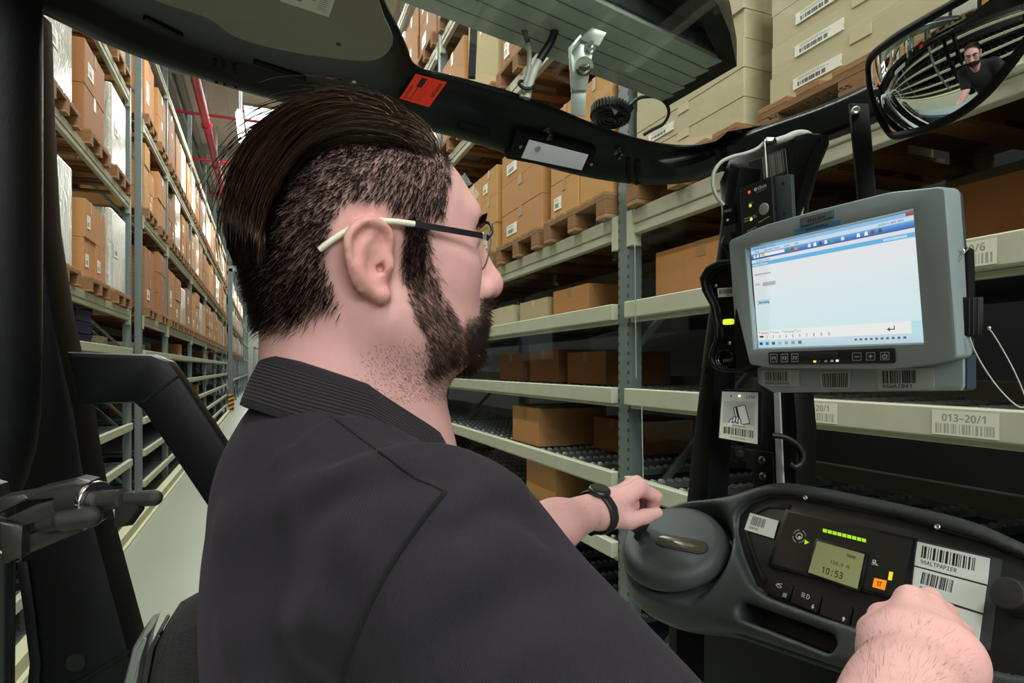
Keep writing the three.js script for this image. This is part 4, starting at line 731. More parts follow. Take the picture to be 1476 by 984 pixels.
  part('display', DASH.quad([[1188, 784], [1256, 803], [1246, 853], [1175, 829]], 0.0137), mat({ map: lt, roughness: 0.15, emissive: rgb(1, 1, 1), emissiveMap: lt, emissiveIntensity: 0.16 }), o, 'green lit display with clock');
  const led = mat({ color: rgb(0.25, 0.4, 0.02), emissive: rgb(0.35, 0.75, 0.02), emissiveIntensity: 0.8 });
  for (let i = 0; i < 9; i++) { const x = 1196.5 + i * 7.05, y = 768 + i * 1.75; part('indicator_led', DASH.slab([[x - 2.6, y - 3], [x + 2.8, y - 1.7], [x + 2.4, y + 3.2], [x - 3, y + 1.8]], 0.0098, 0.011), led, o); }
  part('arrow_led', DASH.slab([[1168, 781], [1173.5, 785], [1167, 787.5]], 0.0098, 0.011), led, o);
  part('warning_led', DASH.slab([[1290, 827], [1295, 828], [1293, 840], [1288, 839]], 0.0098, 0.011), mat({ color: rgb(0.6, 0.42, 0.02), emissive: rgb(0.9, 0.62, 0.02), emissiveIntensity: 0.7 }), o);
  const ot = canvas(96, 80, (g) => { g.fillStyle = '#f08a10'; g.fillRect(0, 0, 96, 80); g.fillStyle = '#4a2605'; g.fillRect(34, 22, 7, 40); g.fillRect(52, 22, 7, 40); g.fillRect(24, 22, 44, 6); });
  part('battery_led', DASH.quad([[1268, 836], [1286, 840], [1283, 854], [1265, 849]], 0.0098), mat({ map: ot, emissive: rgb(1, 1, 1), emissiveMap: ot, emissiveIntensity: 0.5 }), o, 'orange lit symbol');
  // keys
  const keys = [[[1114, 832], [1151, 846], [1144, 869], [1108, 857]], [[1152, 847], [1192, 861.5], [1186, 887], [1146, 871]], [[1193.5, 862.5], [1237, 877.5], [1231, 905.5], [1187.5, 888.5]], [[1239, 878.5], [1279, 893], [1272, 921], [1233, 907]]];
  keys.forEach((kq, i) => {
    const t = canvas(192, 128, (g, w, h) => { g.fillStyle = '#121516'; g.fillRect(0, 0, w, h); g.strokeStyle = g.fillStyle = '#d2d6d4'; g.lineWidth = 5;
      if (i === 0) { g.beginPath(); g.moveTo(80, 30); g.lineTo(120, 18); g.moveTo(74, 34); g.quadraticCurveTo(90, 66, 122, 44); g.moveTo(80, 30); g.lineTo(122, 40); g.stroke(); g.strokeRect(150, 84, 24, 26); g.fillRect(156, 92, 12, 4); g.fillRect(156, 100, 12, 4); }
      if (i === 1) { g.beginPath(); g.arc(104, 40, 18, -1.57, 1.57); g.lineTo(104, 22); g.stroke(); for (const y of [26, 40, 54]) { g.beginPath(); g.moveTo(62, y - 4); g.lineTo(90, y); g.stroke(); } g.fillRect(156, 80, 9, 22); g.beginPath(); g.moveTo(148, 98); g.lineTo(174, 98); g.lineTo(161, 116); g.fill(); }
      if (i === 2) { g.fillRect(158, 92, 9, 22); g.beginPath(); g.moveTo(148, 98); g.lineTo(176, 98); g.lineTo(162, 80); g.fill(); } });
    const pts = kq.map(([x, y]) => DASH.px(x, y)); const k = part('key', DASH.put(extrude(rounded(pts, 0.003), 0.0045, 0.0105, 0.0012)), M.blackgloss, o); part('key_symbol', DASH.quad(kq.map(([x, y]) => [x + (kq[0][0] + kq[2][0] - 2 * x) * 0.04, y + (kq[0][1] + kq[2][1] - 2 * y) * 0.04]), 0.0106), print(t, { roughness: 0.25 }), k);
  });
  for (const [x, y] of [[1171.8, 722.6], [1363.6, 765.5]]) { const c = DASH.px(x, y), z = 0.0105; part('screw', DASH.put(lathe([[0, 0.000], [0.0014, 0.0], [0.0018, 0.0014], [0.003, 0.0014], [0.0034, 0]], V3(c.x, c.y, z + 0.006), V3(0, 0, 1), 18)), M.zinc, o); }
  part('knob', [[0.019, 0.006], [0.017, 0.024]].map(([r, h], i) => { const c = DASH.px(1474, 866); return DASH.put(lathe([[0, h], [r - 0.002, h], [r, h - 0.002], [r, 0]], V3(c.x, c.y, 0.006), V3(0, 0, 1), 36)); }), M.rubber, o);
  part('tray_lip', tube([[1040, 905], [1100, 927], [1180, 955], [1260, 981]].map(([x, y]) => DASH.at(x, y, 0.004)), 0.004, 24, 8), M.dash, o);
  part('base_column', [box(0.012, 0.8, 0.35, 0, 0, 0).applyMatrix4(new THREE.Matrix4().makeBasis(TR, UP, TU).setPosition(P(1240, 1290, 1.0))), bar(P(990, 880, 1.12), P(986, 1500, 1.12), 0.022, 0.06, TR), box(0.02, 0.7, 0.7, 0, 0, 0).applyMatrix4(new THREE.Matrix4().makeBasis(TR, UP, TU).setPosition(P(1200, 1250, 1.06)))], M.black, o);
  // barcode labels
  const lab = (name, label, pts, txt, seed, w0, w1) => { const [a, b, , d] = pts.map(([x, y]) => DASH.px(x, y)); const asp = a.distanceTo(b) / a.distanceTo(d); const t = canvas(512, Math.round(512 / asp), (g, w, h) => { g.fillStyle = '#dfe6e2'; g.fillRect(0, 0, w, h); bars(g, w * w0, h * 0.12, w * (w1 - w0), h * 0.50, seed); g.fillStyle = '#16161a'; g.font = font(h * 0.22, 'bold', 'monospace'); g.fillText(txt, w * w0, h * 0.86, w * (w1 - w0)); });
    const q = cab(name, label, 'label', DASH.at(...pts[0]), 'barcode labels on the dashboard'); part('sheet', DASH.quad(pts, 0.0070), print(t), q); };
  lab('barcode_label', 'small white barcode label at the left end of the dashboard panel', [[1086, 741], [1127, 752.6], [1120, 778], [1077.6, 765]], '96PAZ', 41, 0.14, 0.62);
  lab('barcode_label', 'topmost large barcode label right of the display', [[1328, 783], [1432.8, 807.5], [1429, 845], [1323.6, 817]], '96ALTPAPIER', 42, 0.08, 0.82);
  lab('barcode_label', 'middle large barcode label, beside the fingers of the right hand', [[1323, 819], [1428, 847.4], [1423, 886], [1316, 852]], '96WAHD', 43, 0.14, 0.58);
  lab('barcode_label', 'lowest large white label, half hidden by the right hand', [[1315, 855], [1422, 889], [1417, 929.5], [1308, 890]], '96', 44, 0.14, 0.45);
  const pv = cab('label_film', 'clear plastic film holding the three large barcode labels on the dashboard', 'film', DASH.at(1380, 860)); part('film', DASH.slab([[1326, 779], [1450, 809], [1432, 940], [1304, 893]], 0.0056, 0.0064), mat({ color: rgb(0.05, 0.058, 0.058), roughness: 0.2 }), pv);
}
{ // steering disc
  const o = cab('steering_wheel', 'dark round steering disc with turning knob under the left hand', 'steering wheel', DISC.c), R = DISC.r;
  part('disc', metric(lathe([[0, -0.029], [R - 0.008, -0.029], [R - 0.002, -0.026], [R, -0.021], [R - 0.001, -0.016], [R - 0.003, -0.012], [R - 0.006, -0.004], [R - 0.012, 0.002], [R - 0.022, 0.005], [0, 0.005]], DISC.c, DISC.n, 72)), M.dash, o);
  const dp = new Plane(DISC.c.clone().addScaledVector(DISC.n, 0.005), V3(1, -0.12, 0.1), DISC.n);
  const a = dp.px(957, 779), b = dp.px(1008, 789); const st = (r, z0, z1) => { const d = b.clone().sub(a).normalize(), n = new THREE.Vector2(-d.y, d.x), pts = []; for (let i = 0; i <= 12; i++) { const t = -Math.PI / 2 + Math.PI * i / 12; pts.push(b.clone().addScaledVector(d, r * Math.cos(t)).addScaledVector(n, r * Math.sin(t))); } for (let i = 0; i <= 12; i++) { const t = Math.PI / 2 + Math.PI * i / 12; pts.push(a.clone().addScaledVector(d, r * Math.cos(t)).addScaledVector(n, r * Math.sin(t))); } return dp.put(extrude(pts, z0, z1, 0.0008)); };
  part('rim', st(0.0145, -0.002, 0.0018), M.rubber, o); part('inlay', st(0.0115, 0, 0.0024), mat({ color: rgb(0.045, 0.042, 0.02), roughness: 0.22 }), o, 'smoky olive inlay');
  const k = dp.px(925, 772), kp = dp.pt(k.x, k.y, 0); part('knob', lathe([[0, 0.048], [0.010, 0.047], [0.017, 0.042], [0.0195, 0.034], [0.0185, 0.026], [0.013, 0.018], [0.010, 0.008], [0.014, 0]], kp, DISC.n, 32), M.rubber, o);
}
// ---------------------------------------------------------------- monitor
const MON = new Plane(P(1083.2, 359.5, 0.97), V3(0.385, 0, 0.923), V3(-0.915, -0.05, 0.39));
{
  const o = cab('terminal_monitor', 'grey industrial terminal monitor with bright screen hanging over the dashboard', 'monitor', MON.at(1220, 400));
  const ol = [[1053, 347], [1103, 325], [1180, 303], [1285, 277], [1366, 268.5], [1385, 516], [1330, 527], [1285, 532], [1113, 530], [1066, 522]];
  const op = rounded(ol.map(([x, y]) => MON.px(x, y)), 0.008, 4);
  const sh = shapeOf(op), hole = new THREE.Path(); hole.setFromPoints([[1078, 357.5], [1318.5, 302], [1334, 494], [1090, 502]].map(([x, y]) => MON.px(x, y))); sh.holes.push(hole);
  const g = new THREE.ExtrudeGeometry(sh, { depth: 0.022, bevelEnabled: true, bevelThickness: 0.003, bevelSize: 0.003, bevelOffset: -0.003, bevelSegments: 3 }); g.translate(0, 0, -0.02);
  part('front_bezel', metric(MON.put(toCreasedNormals(g, 0.5))), M.greyCase, o);
  const back = op.map((v) => v.clone().multiplyScalar(0.985).add(new THREE.Vector2(0.002, -0.001))); part('rear_case', MON.put(extrude(back, -0.032, -0.018, 0.003)), M.blueEdge, o);
  const t = canvas(1280, 800, (g2, w, h) => {
    const bg = g2.createLinearGradient(0, 160, 0, h); bg.addColorStop(0, '#eef0f4'); bg.addColorStop(1, '#d2f3f4'); g2.fillStyle = bg; g2.fillRect(0, 0, w, h);
    g2.fillStyle = '#8fc3ea'; g2.fillRect(0, 0, w, 26); g2.fillStyle = '#0a2a50'; g2.font = font(17); g2.fillText('Lagerverwaltung – Einlagern', 26, 20); g2.fillStyle = '#b02030'; g2.fillRect(w - 62, 2, 56, 20); g2.fillStyle = '#cfe4f4'; g2.fillRect(0, 26, w, 28); g2.fillStyle = '#123'; ['Datei', 'Bearbeiten', 'Ansicht', 'System', 'Hilfe'].forEach((s, i) => g2.fillText(s, 40 + i * 92, 47)); g2.fillText('LAGER (1)  MDE  0005', w - 240, 47);
    const b2 = g2.createLinearGradient(0, 54, 0, 100); b2.addColorStop(0, '#6fb0ea'); b2.addColorStop(1, '#0a4fae'); g2.fillStyle = b2; g2.fillRect(0, 54, w, 46); g2.fillStyle = '#f4f6f8'; g2.fillRect(128, 62, 190, 24);
    [['#e8f0e0', 20], ['#f4f4f4', 52], ['#e8e8e8', 84], ['#f0d060', 108], ['#209048', 334], ['#b02030', 372], ['#d09030', 408], ['#f0f0f0', 520], ['#ffffff', 566], ['#304050', 610], ['#f0f0f0', 652], ['#38b050', 700], ['#dfe8f0', 780], ['#ffffff', 892], ['#ffffff', 946], ['#7a3030', 990], ['#205028', 1040]].forEach(([c, x]) => { g2.fillStyle = c; g2.beginPath(); g2.moveTo(x, 88); g2.lineTo(x + 4, 64); g2.lineTo(x + 22, 62); g2.lineTo(x + 26, 88); g2.fill(); });
    g2.fillStyle = '#e6eaee'; g2.fillRect(0, 100, w, 26); g2.fillStyle = '#444'; g2.font = font(15); g2.fillText('Einlagern/Umlagern', 48, 119);
    g2.fillStyle = '#5cb6ea'; g2.fillRect(0, 126, w, 30); g2.fillStyle = '#f2faff'; g2.font = font(22, 'bold'); g2.fillText('Umlagern/Umlagern', 4, 149, 150); g2.fillText('WNXD0005MG', w - 215, 149, 170);
    g2.fillStyle = '#1a1a1a'; g2.font = font(20); g2.fillText('Ladestelle aufnehmen', 14, 226, 165); g2.fillText('TP-Nr.', 14, 306); g2.fillStyle = '#b9b6ae'; g2.fillRect(92, 288, 122, 30); g2.fillStyle = '#98958c'; g2.fillRect(186, 290, 3, 26);
    g2.fillStyle = '#b7dcee'; g2.fillRect(24, 424, 122, 36); g2.fillStyle = '#101820'; g2.font = font(19, 'bold'); g2.fillText('NIO-Dialog', 40, 450);
    g2.fillStyle = '#f4f6f4'; g2.fillRect(0, 664, w, 76); g2.fillStyle = '#1c2c34'; g2.font = font(17); ['LM beenb.', 'TP-Liste', 'NIO-Dialog', 'S.S.T'].forEach((s, i) => { g2.fillText(s, 36 + i * 112, 690); g2.fillStyle = '#4d8fb4'; g2.fillRect(16 + i * 112, 674, 12, 6); g2.fillStyle = '#1c2c34'; });
    g2.fillStyle = '#111'; g2.fillRect(20, 706, 38, 12); g2.font = font(30); '1234567890'.split('').forEach((s, i) => g2.fillText(s, 84 + i * 60, 728)); g2.fillStyle = '#16203a'; g2.fillRect(1060, 706, 34, 6); g2.fillRect(1090, 688, 6, 24); g2.beginPath(); g2.moveTo(1044, 709); g2.lineTo(1064, 696); g2.lineTo(1064, 722); g2.fill(); g2.fillStyle = '#bfe8f2'; g2.fillRect(1198, 664, 82, 76);
    g2.fillStyle = '#c6e2ee'; g2.fillRect(0, 740, w, 60); ['#2050a0', '#1890c0', '#205080', '#b0b4b0', '#9aa0a8', '#8a9098', '#208038'].forEach((c, i) => { g2.fillStyle = c; g2.fillRect(14 + i * 60, 756, 30, 22); }); g2.fillStyle = '#506070'; for (let i = 0; i < 10; i++) g2.fillRect(820 + i * 36, 758, 18, 14);
  });
  const scr = part('screen', MON.quad([[1079.5, 357.5], [1317.5, 303], [1333, 493.5], [1091, 501.5]], -0.004), mat({ color: rgb(0.02, 0.02, 0.02), roughness: 0.2, emissive: rgb(1, 1, 1), emissiveMap: t, emissiveIntensity: 0.82 }), o, 'bright screen');
  const c = MON.at(1205, 410, 0.004), lw = MON.px(1318, 400).x - MON.px(1085, 430).x;
  const l = new THREE.RectAreaLight(rgb(0.9, 1, 1), 0.9, lw, lw * 0.6); l.position.copy(c.clone().applyMatrix4(CAB)); l.lookAt(c.clone().add(MON.n).applyMatrix4(CAB)); l.rotateY(Math.PI); l.castShadow = true; scene.add(l); var screenLight = l;
  part('badge', MON.slab([[1158, 315], [1206, 303], [1207, 313], [1159, 328]], 0.0052, 0.0068, 0.0006), M.blueEdge, o);
  const bt = canvas(256, 72, (g2, w, h) => { g2.fillStyle = '#62767f'; g2.fillRect(0, 0, w, h); g2.fillStyle = '#0d1114'; g2.font = font(64, 'bold'); g2.textAlign = 'center'; g2.fillText('noax', w / 2, 56); });
  part('maker_plate', MON.quad([[1160, 316.5], [1205, 304.5], [1206, 312], [1161, 326.5]], 0.0069), print(bt), o);
  const nt = canvas(512, 96, (g2, w, h) => { g2.fillStyle = '#3f86bd'; g2.fillRect(0, 0, w, h); g2.fillStyle = '#0c1620'; g2.font = font(72, 'bold'); g2.textAlign = 'center'; g2.fillText('WNXD0005', w * 0.5, 74, w * 0.5); });
  part('name_strip', MON.quad([[1149, 331.5], [1216, 317], [1216.5, 323], [1150, 338.5]], 0.0052), print(nt), o, 'blue adhesive strip');
  part('key_strip', MON.put(extrude(rounded([[1112, 507], [1295, 501], [1296, 523], [1113, 525]].map(([x, y]) => MON.px(x, y)), 0.004), 0.0045, 0.007, 0.0006)), M.dashdark, o);
  ['F1', 'F2', 'F3', '–', '+', '⏻'].forEach((s, i) => { const x = [1121, 1136.5, 1151.5, 1241, 1261, 1281.5][i], y = [515.5, 515.3, 515, 513.5, 513, 512.5][i], hw = i < 3 ? 5.5 : 7; const kt = canvas(64, 64, (g2) => { g2.fillStyle = '#1b2023'; g2.fillRect(0, 0, 64, 64); g2.strokeStyle = g2.fillStyle = '#d5dadb'; g2.lineWidth = 3; g2.strokeRect(4, 4, 56, 56); g2.lineWidth = 6; if (i < 3) { g2.font = font(34, 'bold'); g2.textAlign = 'center'; g2.fillText(s, 32, 45); } else if (i === 5) { g2.beginPath(); g2.arc(32, 34, 15, -1, 4.1); g2.stroke(); g2.fillRect(29, 12, 6, 20); } else { g2.fillRect(18, 29, 28, 6); if (i === 4) g2.fillRect(29, 18, 6, 28); } });
    part('button', MON.quad([[x - hw, y - 6], [x + hw, y - 6.4], [x + hw, y + 6], [x - hw, y + 6.3]], 0.0072), print(kt), o); });
  part('sensor_bar', MON.put(extrude(rounded([[1174, 508.5], [1214, 507], [1214, 516], [1174, 517]].map(([x, y]) => MON.px(x, y)), 0.006), 0.007, 0.010, 0.001)), M.rubber, o);
  [[1180, 520.5, [0.9, 0.7, 0.05]], [1187, 520.3, [0.02, 0.02, 0.02]], [1196, 520, [0.1, 0.1, 0.1]], [1205, 519.6, [0.2, 0.2, 0.2]], [1212.5, 519.3, [0.6, 0.75, 1]]].forEach(([x, y, cc]) => part('status_light', MON.slab([[x - 1.7, y - 1.5], [x + 1.7, y - 1.5], [x + 1.7, y + 1.5], [x - 1.7, y + 1.5]], 0.007, 0.008), mat({ color: rgb(...cc), emissive: rgb(...cc), emissiveIntensity: 0.9 }), o));
  // lower case with barcode labels
  const low = new Plane(MON.at(1240, 545, -0.016), MON.u, MON.n);
  part('lower_case', [low.slab([[1090, 520], [1388, 512], [1388, 557], [1384, 563], [1130, 566], [1112, 565], [1092, 553]], -0.020, 0, 0.003)], M.greyCase, o);
  part('lower_edge', low.slab([[1388, 512], [1391, 512], [1391, 560], [1388, 563]], -0.020, -0.004), M.blueEdge, o);
  [[[1098, 534], [1153, 533], [1153, 556.5], [1099, 555.5]], [[1182, 536], [1227, 535], [1226, 560], [1184, 560]], [[1265, 532], [1347, 530], [1347, 561], [1266, 562]]].forEach((q, i) => { const bt2 = canvas(256, 128, (g2, w, h) => { g2.fillStyle = '#a9b4b3'; g2.fillRect(0, 0, w, h); bars(g2, w * (i === 1 ? 0.08 : 0.1), h * 0.08, w * (i === 1 ? 0.84 : 0.6), h * (i === 1 ? 0.84 : 0.6), 60 + i); g2.fillStyle = '#14161a'; g2.font = font(30, 'bold', 'monospace'); if (i !== 1) g2.fillText(['96WAIB4344', '', '96WAIB41'][i], 22, 116, 170); });
    const lb = cab('barcode_label', ['barcode label at the left under the monitor', 'short barcode label at the middle under the monitor', 'wide barcode label at the right under the monitor'][i], 'label', low.at(...q[0]), 'barcode labels under the monitor'); part('sheet', low.quad(q, 0.0006), print(bt2), lb); });
}
{ // stylus holder with cord
  const d = 0.80, pl = new Plane(MON.at(1400, 455, -0.022), V3(1, 0, 0.4), V3(-0.4, 0, 1)), o = cab('stylus_holder', 'black block holder on the right side of the monitor', 'holder', pl.o);
  part('block', pl.slab([[1389, 428], [1419, 427], [1420, 481], [1416, 485], [1390, 484]], -0.02, 0, 0.003), M.black, o); for (const x of [1396, 1402, 1409]) part('groove', pl.slab([[x, 430], [x + 1.2, 430], [x + 1.2, 482], [x, 482]], 0, 0.001), M.rubber, o);
  const s = cab('stylus', 'black stylus standing in the block holder', 'stylus', pl.at(1401, 430)); const z0 = pl.at(1401, 429, -0.012), z1 = pl.at(1400, 358, -0.012); part('barrel', rod(z0, z1, 0.0062, 0.0058, 8), M.black, s); part('cap', rod(z1, pl.at(1400, 355, -0.012), 0.0045, 0.0035, 12), M.rubber, s);
  const c = cab('safety_cord', 'thin pale cord looping below the stylus holder', 'cord', pl.at(1430, 540)); part('cord', tube([[1396, 486], [1403, 505], [1420, 535], [1440, 562], [1462, 583], [1472, 587], [1477, 580], [1474, 568], [1460, 535], [1444, 505], [1430, 482], [1424, 474]].map(([x, y], i) => pl.at(x, y, 0.004)), 0.0008, 80, 6), mat({ color: rgb(0.5, 0.52, 0.48), roughness: 0.4 }), c); part('bead', new THREE.SphereGeometry(0.0022, 12, 8).translate(...pl.at(1424, 473, 0.004).toArray()), M.chrome, c);
  const w = cab('wire_hook', 'small white wire hook at the upper end of the stylus', 'hook', pl.at(1386, 365)); part('wire', tube([[1378, 362], [1388, 359], [1390, 364], [1384, 370], [1381, 378], [1388, 366], [1396, 358]].map(([x, y]) => pl.at(x, y, 0)), 0.0009, 40, 6), M.chrome, w);
}
// ---------------------------------------------------------------- small devices on the pillar
{
  const pl = new Plane(P(1064, 270, 1.02), V3(0.43, 0, 0.9), V3(-0.9, -0.04, 0.43)), o = cab('control_box', 'flat black control box with three small lamps and round button', 'control box', pl.at(1090, 300));
  part('case', pl.slab([[1066, 271], [1111, 254], [1115, 321], [1070, 345]], -0.016, 0, 0.0015), M.dashdark, o);
  part('flange', pl.slab([[1111, 254], [1134, 250], [1137, 315], [1115, 322]], -0.016, -0.008, 0.001), mat({ color: rgb(0.07, 0.085, 0.1), roughness: 0.35 }), o, 'blue grey side flange');
  part('flange', pl.slab([[1062, 274], [1067, 270], [1071, 345], [1066, 348]], -0.016, -0.006, 0.001), mat({ color: rgb(0.10, 0.075, 0.03), roughness: 0.4 }), o, 'brown lit side flange');
  for (const [x, y] of [[1125, 264], [1127, 308], [1064.5, 281], [1068, 323]]) { const c = pl.px(x, y); part('hole', pl.put(new THREE.CylinderGeometry(0.0026, 0.0026, 0.001, 12).rotateX(Math.PI / 2).translate(c.x, c.y, -0.0055)), M.rubber, o); }
  const t = canvas(256, 384, (g, w, h) => { g.fillStyle = '#171b1d'; g.fillRect(0, 0, w, h); g.fillStyle = '#c9cecf'; g.font = font(40, 'bold'); g.fillText('tbm', 150, 62); g.beginPath(); g.arc(132, 50, 14, 0, 7); g.fill(); g.font = font(11); g.fillText('hightech control', 140, 78); g.font = font(17, 'bold'); g.fillText('Error', 64, 146); g.fillText('Funkstörung/', 20, 250, 105); g.fillText('Programmier. aktiv', 14, 270, 118); g.fillText('Programmieren', 140, 330, 100); g.fillText('Steuerung', 40, 356, 80); g.fillText('aktiv', 56, 374, 40); });
  part('faceplate', pl.quad([[1068, 271.5], [1110, 255.5], [1113.5, 320], [1071.5, 342.5]], 0.0002), print(t, { roughness: 0.4 }), o);
  [[1080.5, 277, [0.9, 0.1, 0.03]], [1082, 296.5, [0.5, 0.75, 0.05]], [1083.3, 316, [0.75, 0.95, 0.1]]].forEach(([x, y, c], i) => { const q = pl.px(x, y); part('indicator_lamp', pl.put(new THREE.SphereGeometry(0.0026, 14, 10).scale(1, 1, 0.6).translate(q.x, q.y, 0.0008)), mat({ color: rgb(...c), roughness: 0.3, emissive: rgb(...c), emissiveIntensity: 0.7 }), o, ['red lamp', 'green lamp', 'bright green lamp'][i]); });
  const b = pl.px(1102, 301); part('button', pl.put(lathe([[0, 0.0025], [0.0085, 0.0025], [0.0092, 0.0015], [0.0092, 0]], V3(b.x, b.y, 0.0005), V3(0, 0, 1), 30)), mat({ color: rgb(0.33, 0.34, 0.31), roughness: 0.5 }), o, 'round grey button');
  const a = cab('antenna_rod', 'thin steel rod standing over the control box', 'rod', P(1104, 250, 1.03)); part('rod', rod(P(1105.5, 256, 1.03), P(1102, 203, 1.04), 0.0016, 0.0016, 10), M.zinc, a); part('clamp', rbox(0.014, 0.008, 0.01, 0.002).translate(...P(1109, 202, 1.04).toArray()), M.zinc, a);
  const g = cab('grey_cable', 'thick grey cable arching from roof bracket down behind the monitor', 'cable', P(1165, 250, 1.0)); part('cable', tube([[1117, 204], [1132, 199.5], [1150, 192.5], [1163, 194], [1172, 203], [1175.5, 220], [1170, 242], [1160, 270], [1154, 298], [1150, 330]].map(([x, y]) => P(x, y, 1.03)), 0.0062, 64, 12), M.cableGrey, g);
  const g2 = cab('thin_cable', 'thin grey cable bending from the roof bracket to the small plug box', 'cable', P(1040, 250, 1.05)); part('cable', tube([[1101, 206], [1092, 214], [1075, 221], [1055, 226], [1039, 234], [1029, 249], [1027.5, 266], [1033, 283], [1043, 296]].map(([x, y]) => P(x, y, 1.05)), 0.0032, 56, 10), M.cableGrey, g2);
  const p2 = new Plane(P(1052, 320, 1.04), V3(0.6, 0, 0.8), V3(-0.8, 0, 0.6)), pb = cab('plug_box', 'small black plug box with white dot left of the control box', 'plug', p2.o); part('body', p2.slab([[1042, 295], [1056, 292], [1058, 326], [1043, 330]], -0.012, 0, 0.001), M.black, pb); part('collar', p2.slab([[1040, 328], [1060, 322], [1060, 334], [1052, 337], [1052, 350], [1044, 352], [1042, 338]], -0.010, 0.001, 0.001), M.rubber, pb);
  { const c = p2.px(1049, 317); part('dot', p2.put(new THREE.CylinderGeometry(0.002, 0.002, 0.001, 12).rotateX(Math.PI / 2).translate(c.x, c.y, 0.0005)), mat({ color: rgb(0.7, 0.72, 0.7) }), pb); const nt = canvas(96, 48, (q) => { q.fillStyle = '#0d0f10'; q.fillRect(0, 0, 96, 48); q.fillStyle = '#8a9092'; q.font = font(34, 'bold'); q.fillText('SIO17', 4, 36, 88); }); part('imprint', p2.quad([[1043.5, 302], [1055, 299.5], [1055.5, 306], [1044, 308]], 0.0004), print(nt), pb); part('cord', tube([P(1044, 340, 1.03), P(1040, 352, 1.02), P(1046, 360, 1.03), P(1052, 380, 1.04)], 0.0014, 24, 6), M.cableBlack, pb); }
}
{ // hand scanner cradle
  const pl = new Plane(P(1040, 450, 1.03), V3(0.55, 0, 0.83), V3(-0.83, 0, 0.55)), o = cab('scanner_cradle', 'black hand scanner cradle with yellow green lamp left of the monitor', 'cradle', pl.o);
  const out = [[1064, 373], [1038, 374], [1018, 384], [1009, 400], [1013, 420], [1024, 440], [1030, 465], [1031, 488], [1025, 502], [1022, 516], [1028, 530], [1046, 537], [1066, 537], [1090, 528], [1090, 373]].map(([x, y]) => pl.px(x, y));
  const inn = [[1064, 381], [1042, 383], [1026, 391], [1018, 404], [1022, 420], [1032, 440], [1036, 465], [1037, 486], [1031, 502], [1028, 516], [1033, 526], [1047, 531], [1062, 530], [1060, 480]].map(([x, y]) => pl.px(x, y)); const inv = pl.m.clone().invert(), q = V3();
  const g = nets((p) => { q.copy(p).applyMatrix4(inv); const a = sdPoly(q.x, q.y, out) + 0.006, b = Math.abs(q.z + 0.012) - 0.018 + 0.006; let d = Math.min(Math.max(a, b), 0) + Math.hypot(Math.max(a, 0), Math.max(b, 0)) - 0.006; return smax(d, -Math.max(sdPoly(q.x, q.y, inn), -(q.z + 0.008)), 0.005); }, pl.at(1040, 450).addScalar(-0.13), pl.at(1040, 450).addScalar(0.13), 0.0026);
  part('shell', metric(g), M.black, o);
  const c = pl.px(1043, 517); part('contact_cup', pl.put(lathe([[0.018, 0], [0.0195, 0.004], [0.0185, 0.006], [0.0165, 0.004], [0.016, -0.004], [0, -0.005]], V3(c.x, c.y, -0.006), V3(0, 0, 1), 30).scale(0.95, 0.8, 1).translate(c.x * 0.05, c.y * 0.2, 0)), M.blackgloss, o);
  for (let i = 0; i < 5; i++) { const e = pl.px(1039 + i * 3, 519.5 - i * 0.4); part('contact_pin', pl.put(rbox(0.0014, 0.005, 0.003, 0.0005, e.x, e.y, -0.008, 1)), mat({ color: rgb(0.7, 0.55, 0.2), metalness: 0.9, roughness: 0.3 }), o); }
  part('indicator_lamp', pl.put(extrude(rounded([[1040, 460], [1054, 459], [1054, 467], [1040, 468]].map(([x, y]) => pl.px(x, y)), 0.003), -0.009, -0.002, 0.0015)), mat({ color: rgb(0.5, 0.6, 0.03), emissive: rgb(0.75, 0.9, 0.03), emissiveIntensity: 0.9 }), o, 'lit yellow green lamp');
  for (const [x, y] of [[1027, 411], [1047, 494.5]]) { const s = pl.px(x, y); part('screw', pl.put(lathe([[0, 0.002], [0.0026, 0.0018], [0.0034, 0]], V3(s.x, s.y, -0.0085), V3(0, 0, 1), 14)), M.zinc, o); }
  const t = canvas(256, 112, (g2, w, h) => { g2.fillStyle = '#c2c4c2'; g2.fillRect(0, 0, w, h); bars(g2, 24, 18, 210, 56, 71, '#22262a'); g2.fillStyle = '#222'; g2.font = font(22, 'bold'); g2.fillText('3104', 100, 102); }); part('barcode_label', pl.quad([[1030, 415], [1060, 413], [1060, 426], [1031, 428]], -0.0075), print(t), o, 'grey barcode label');
}
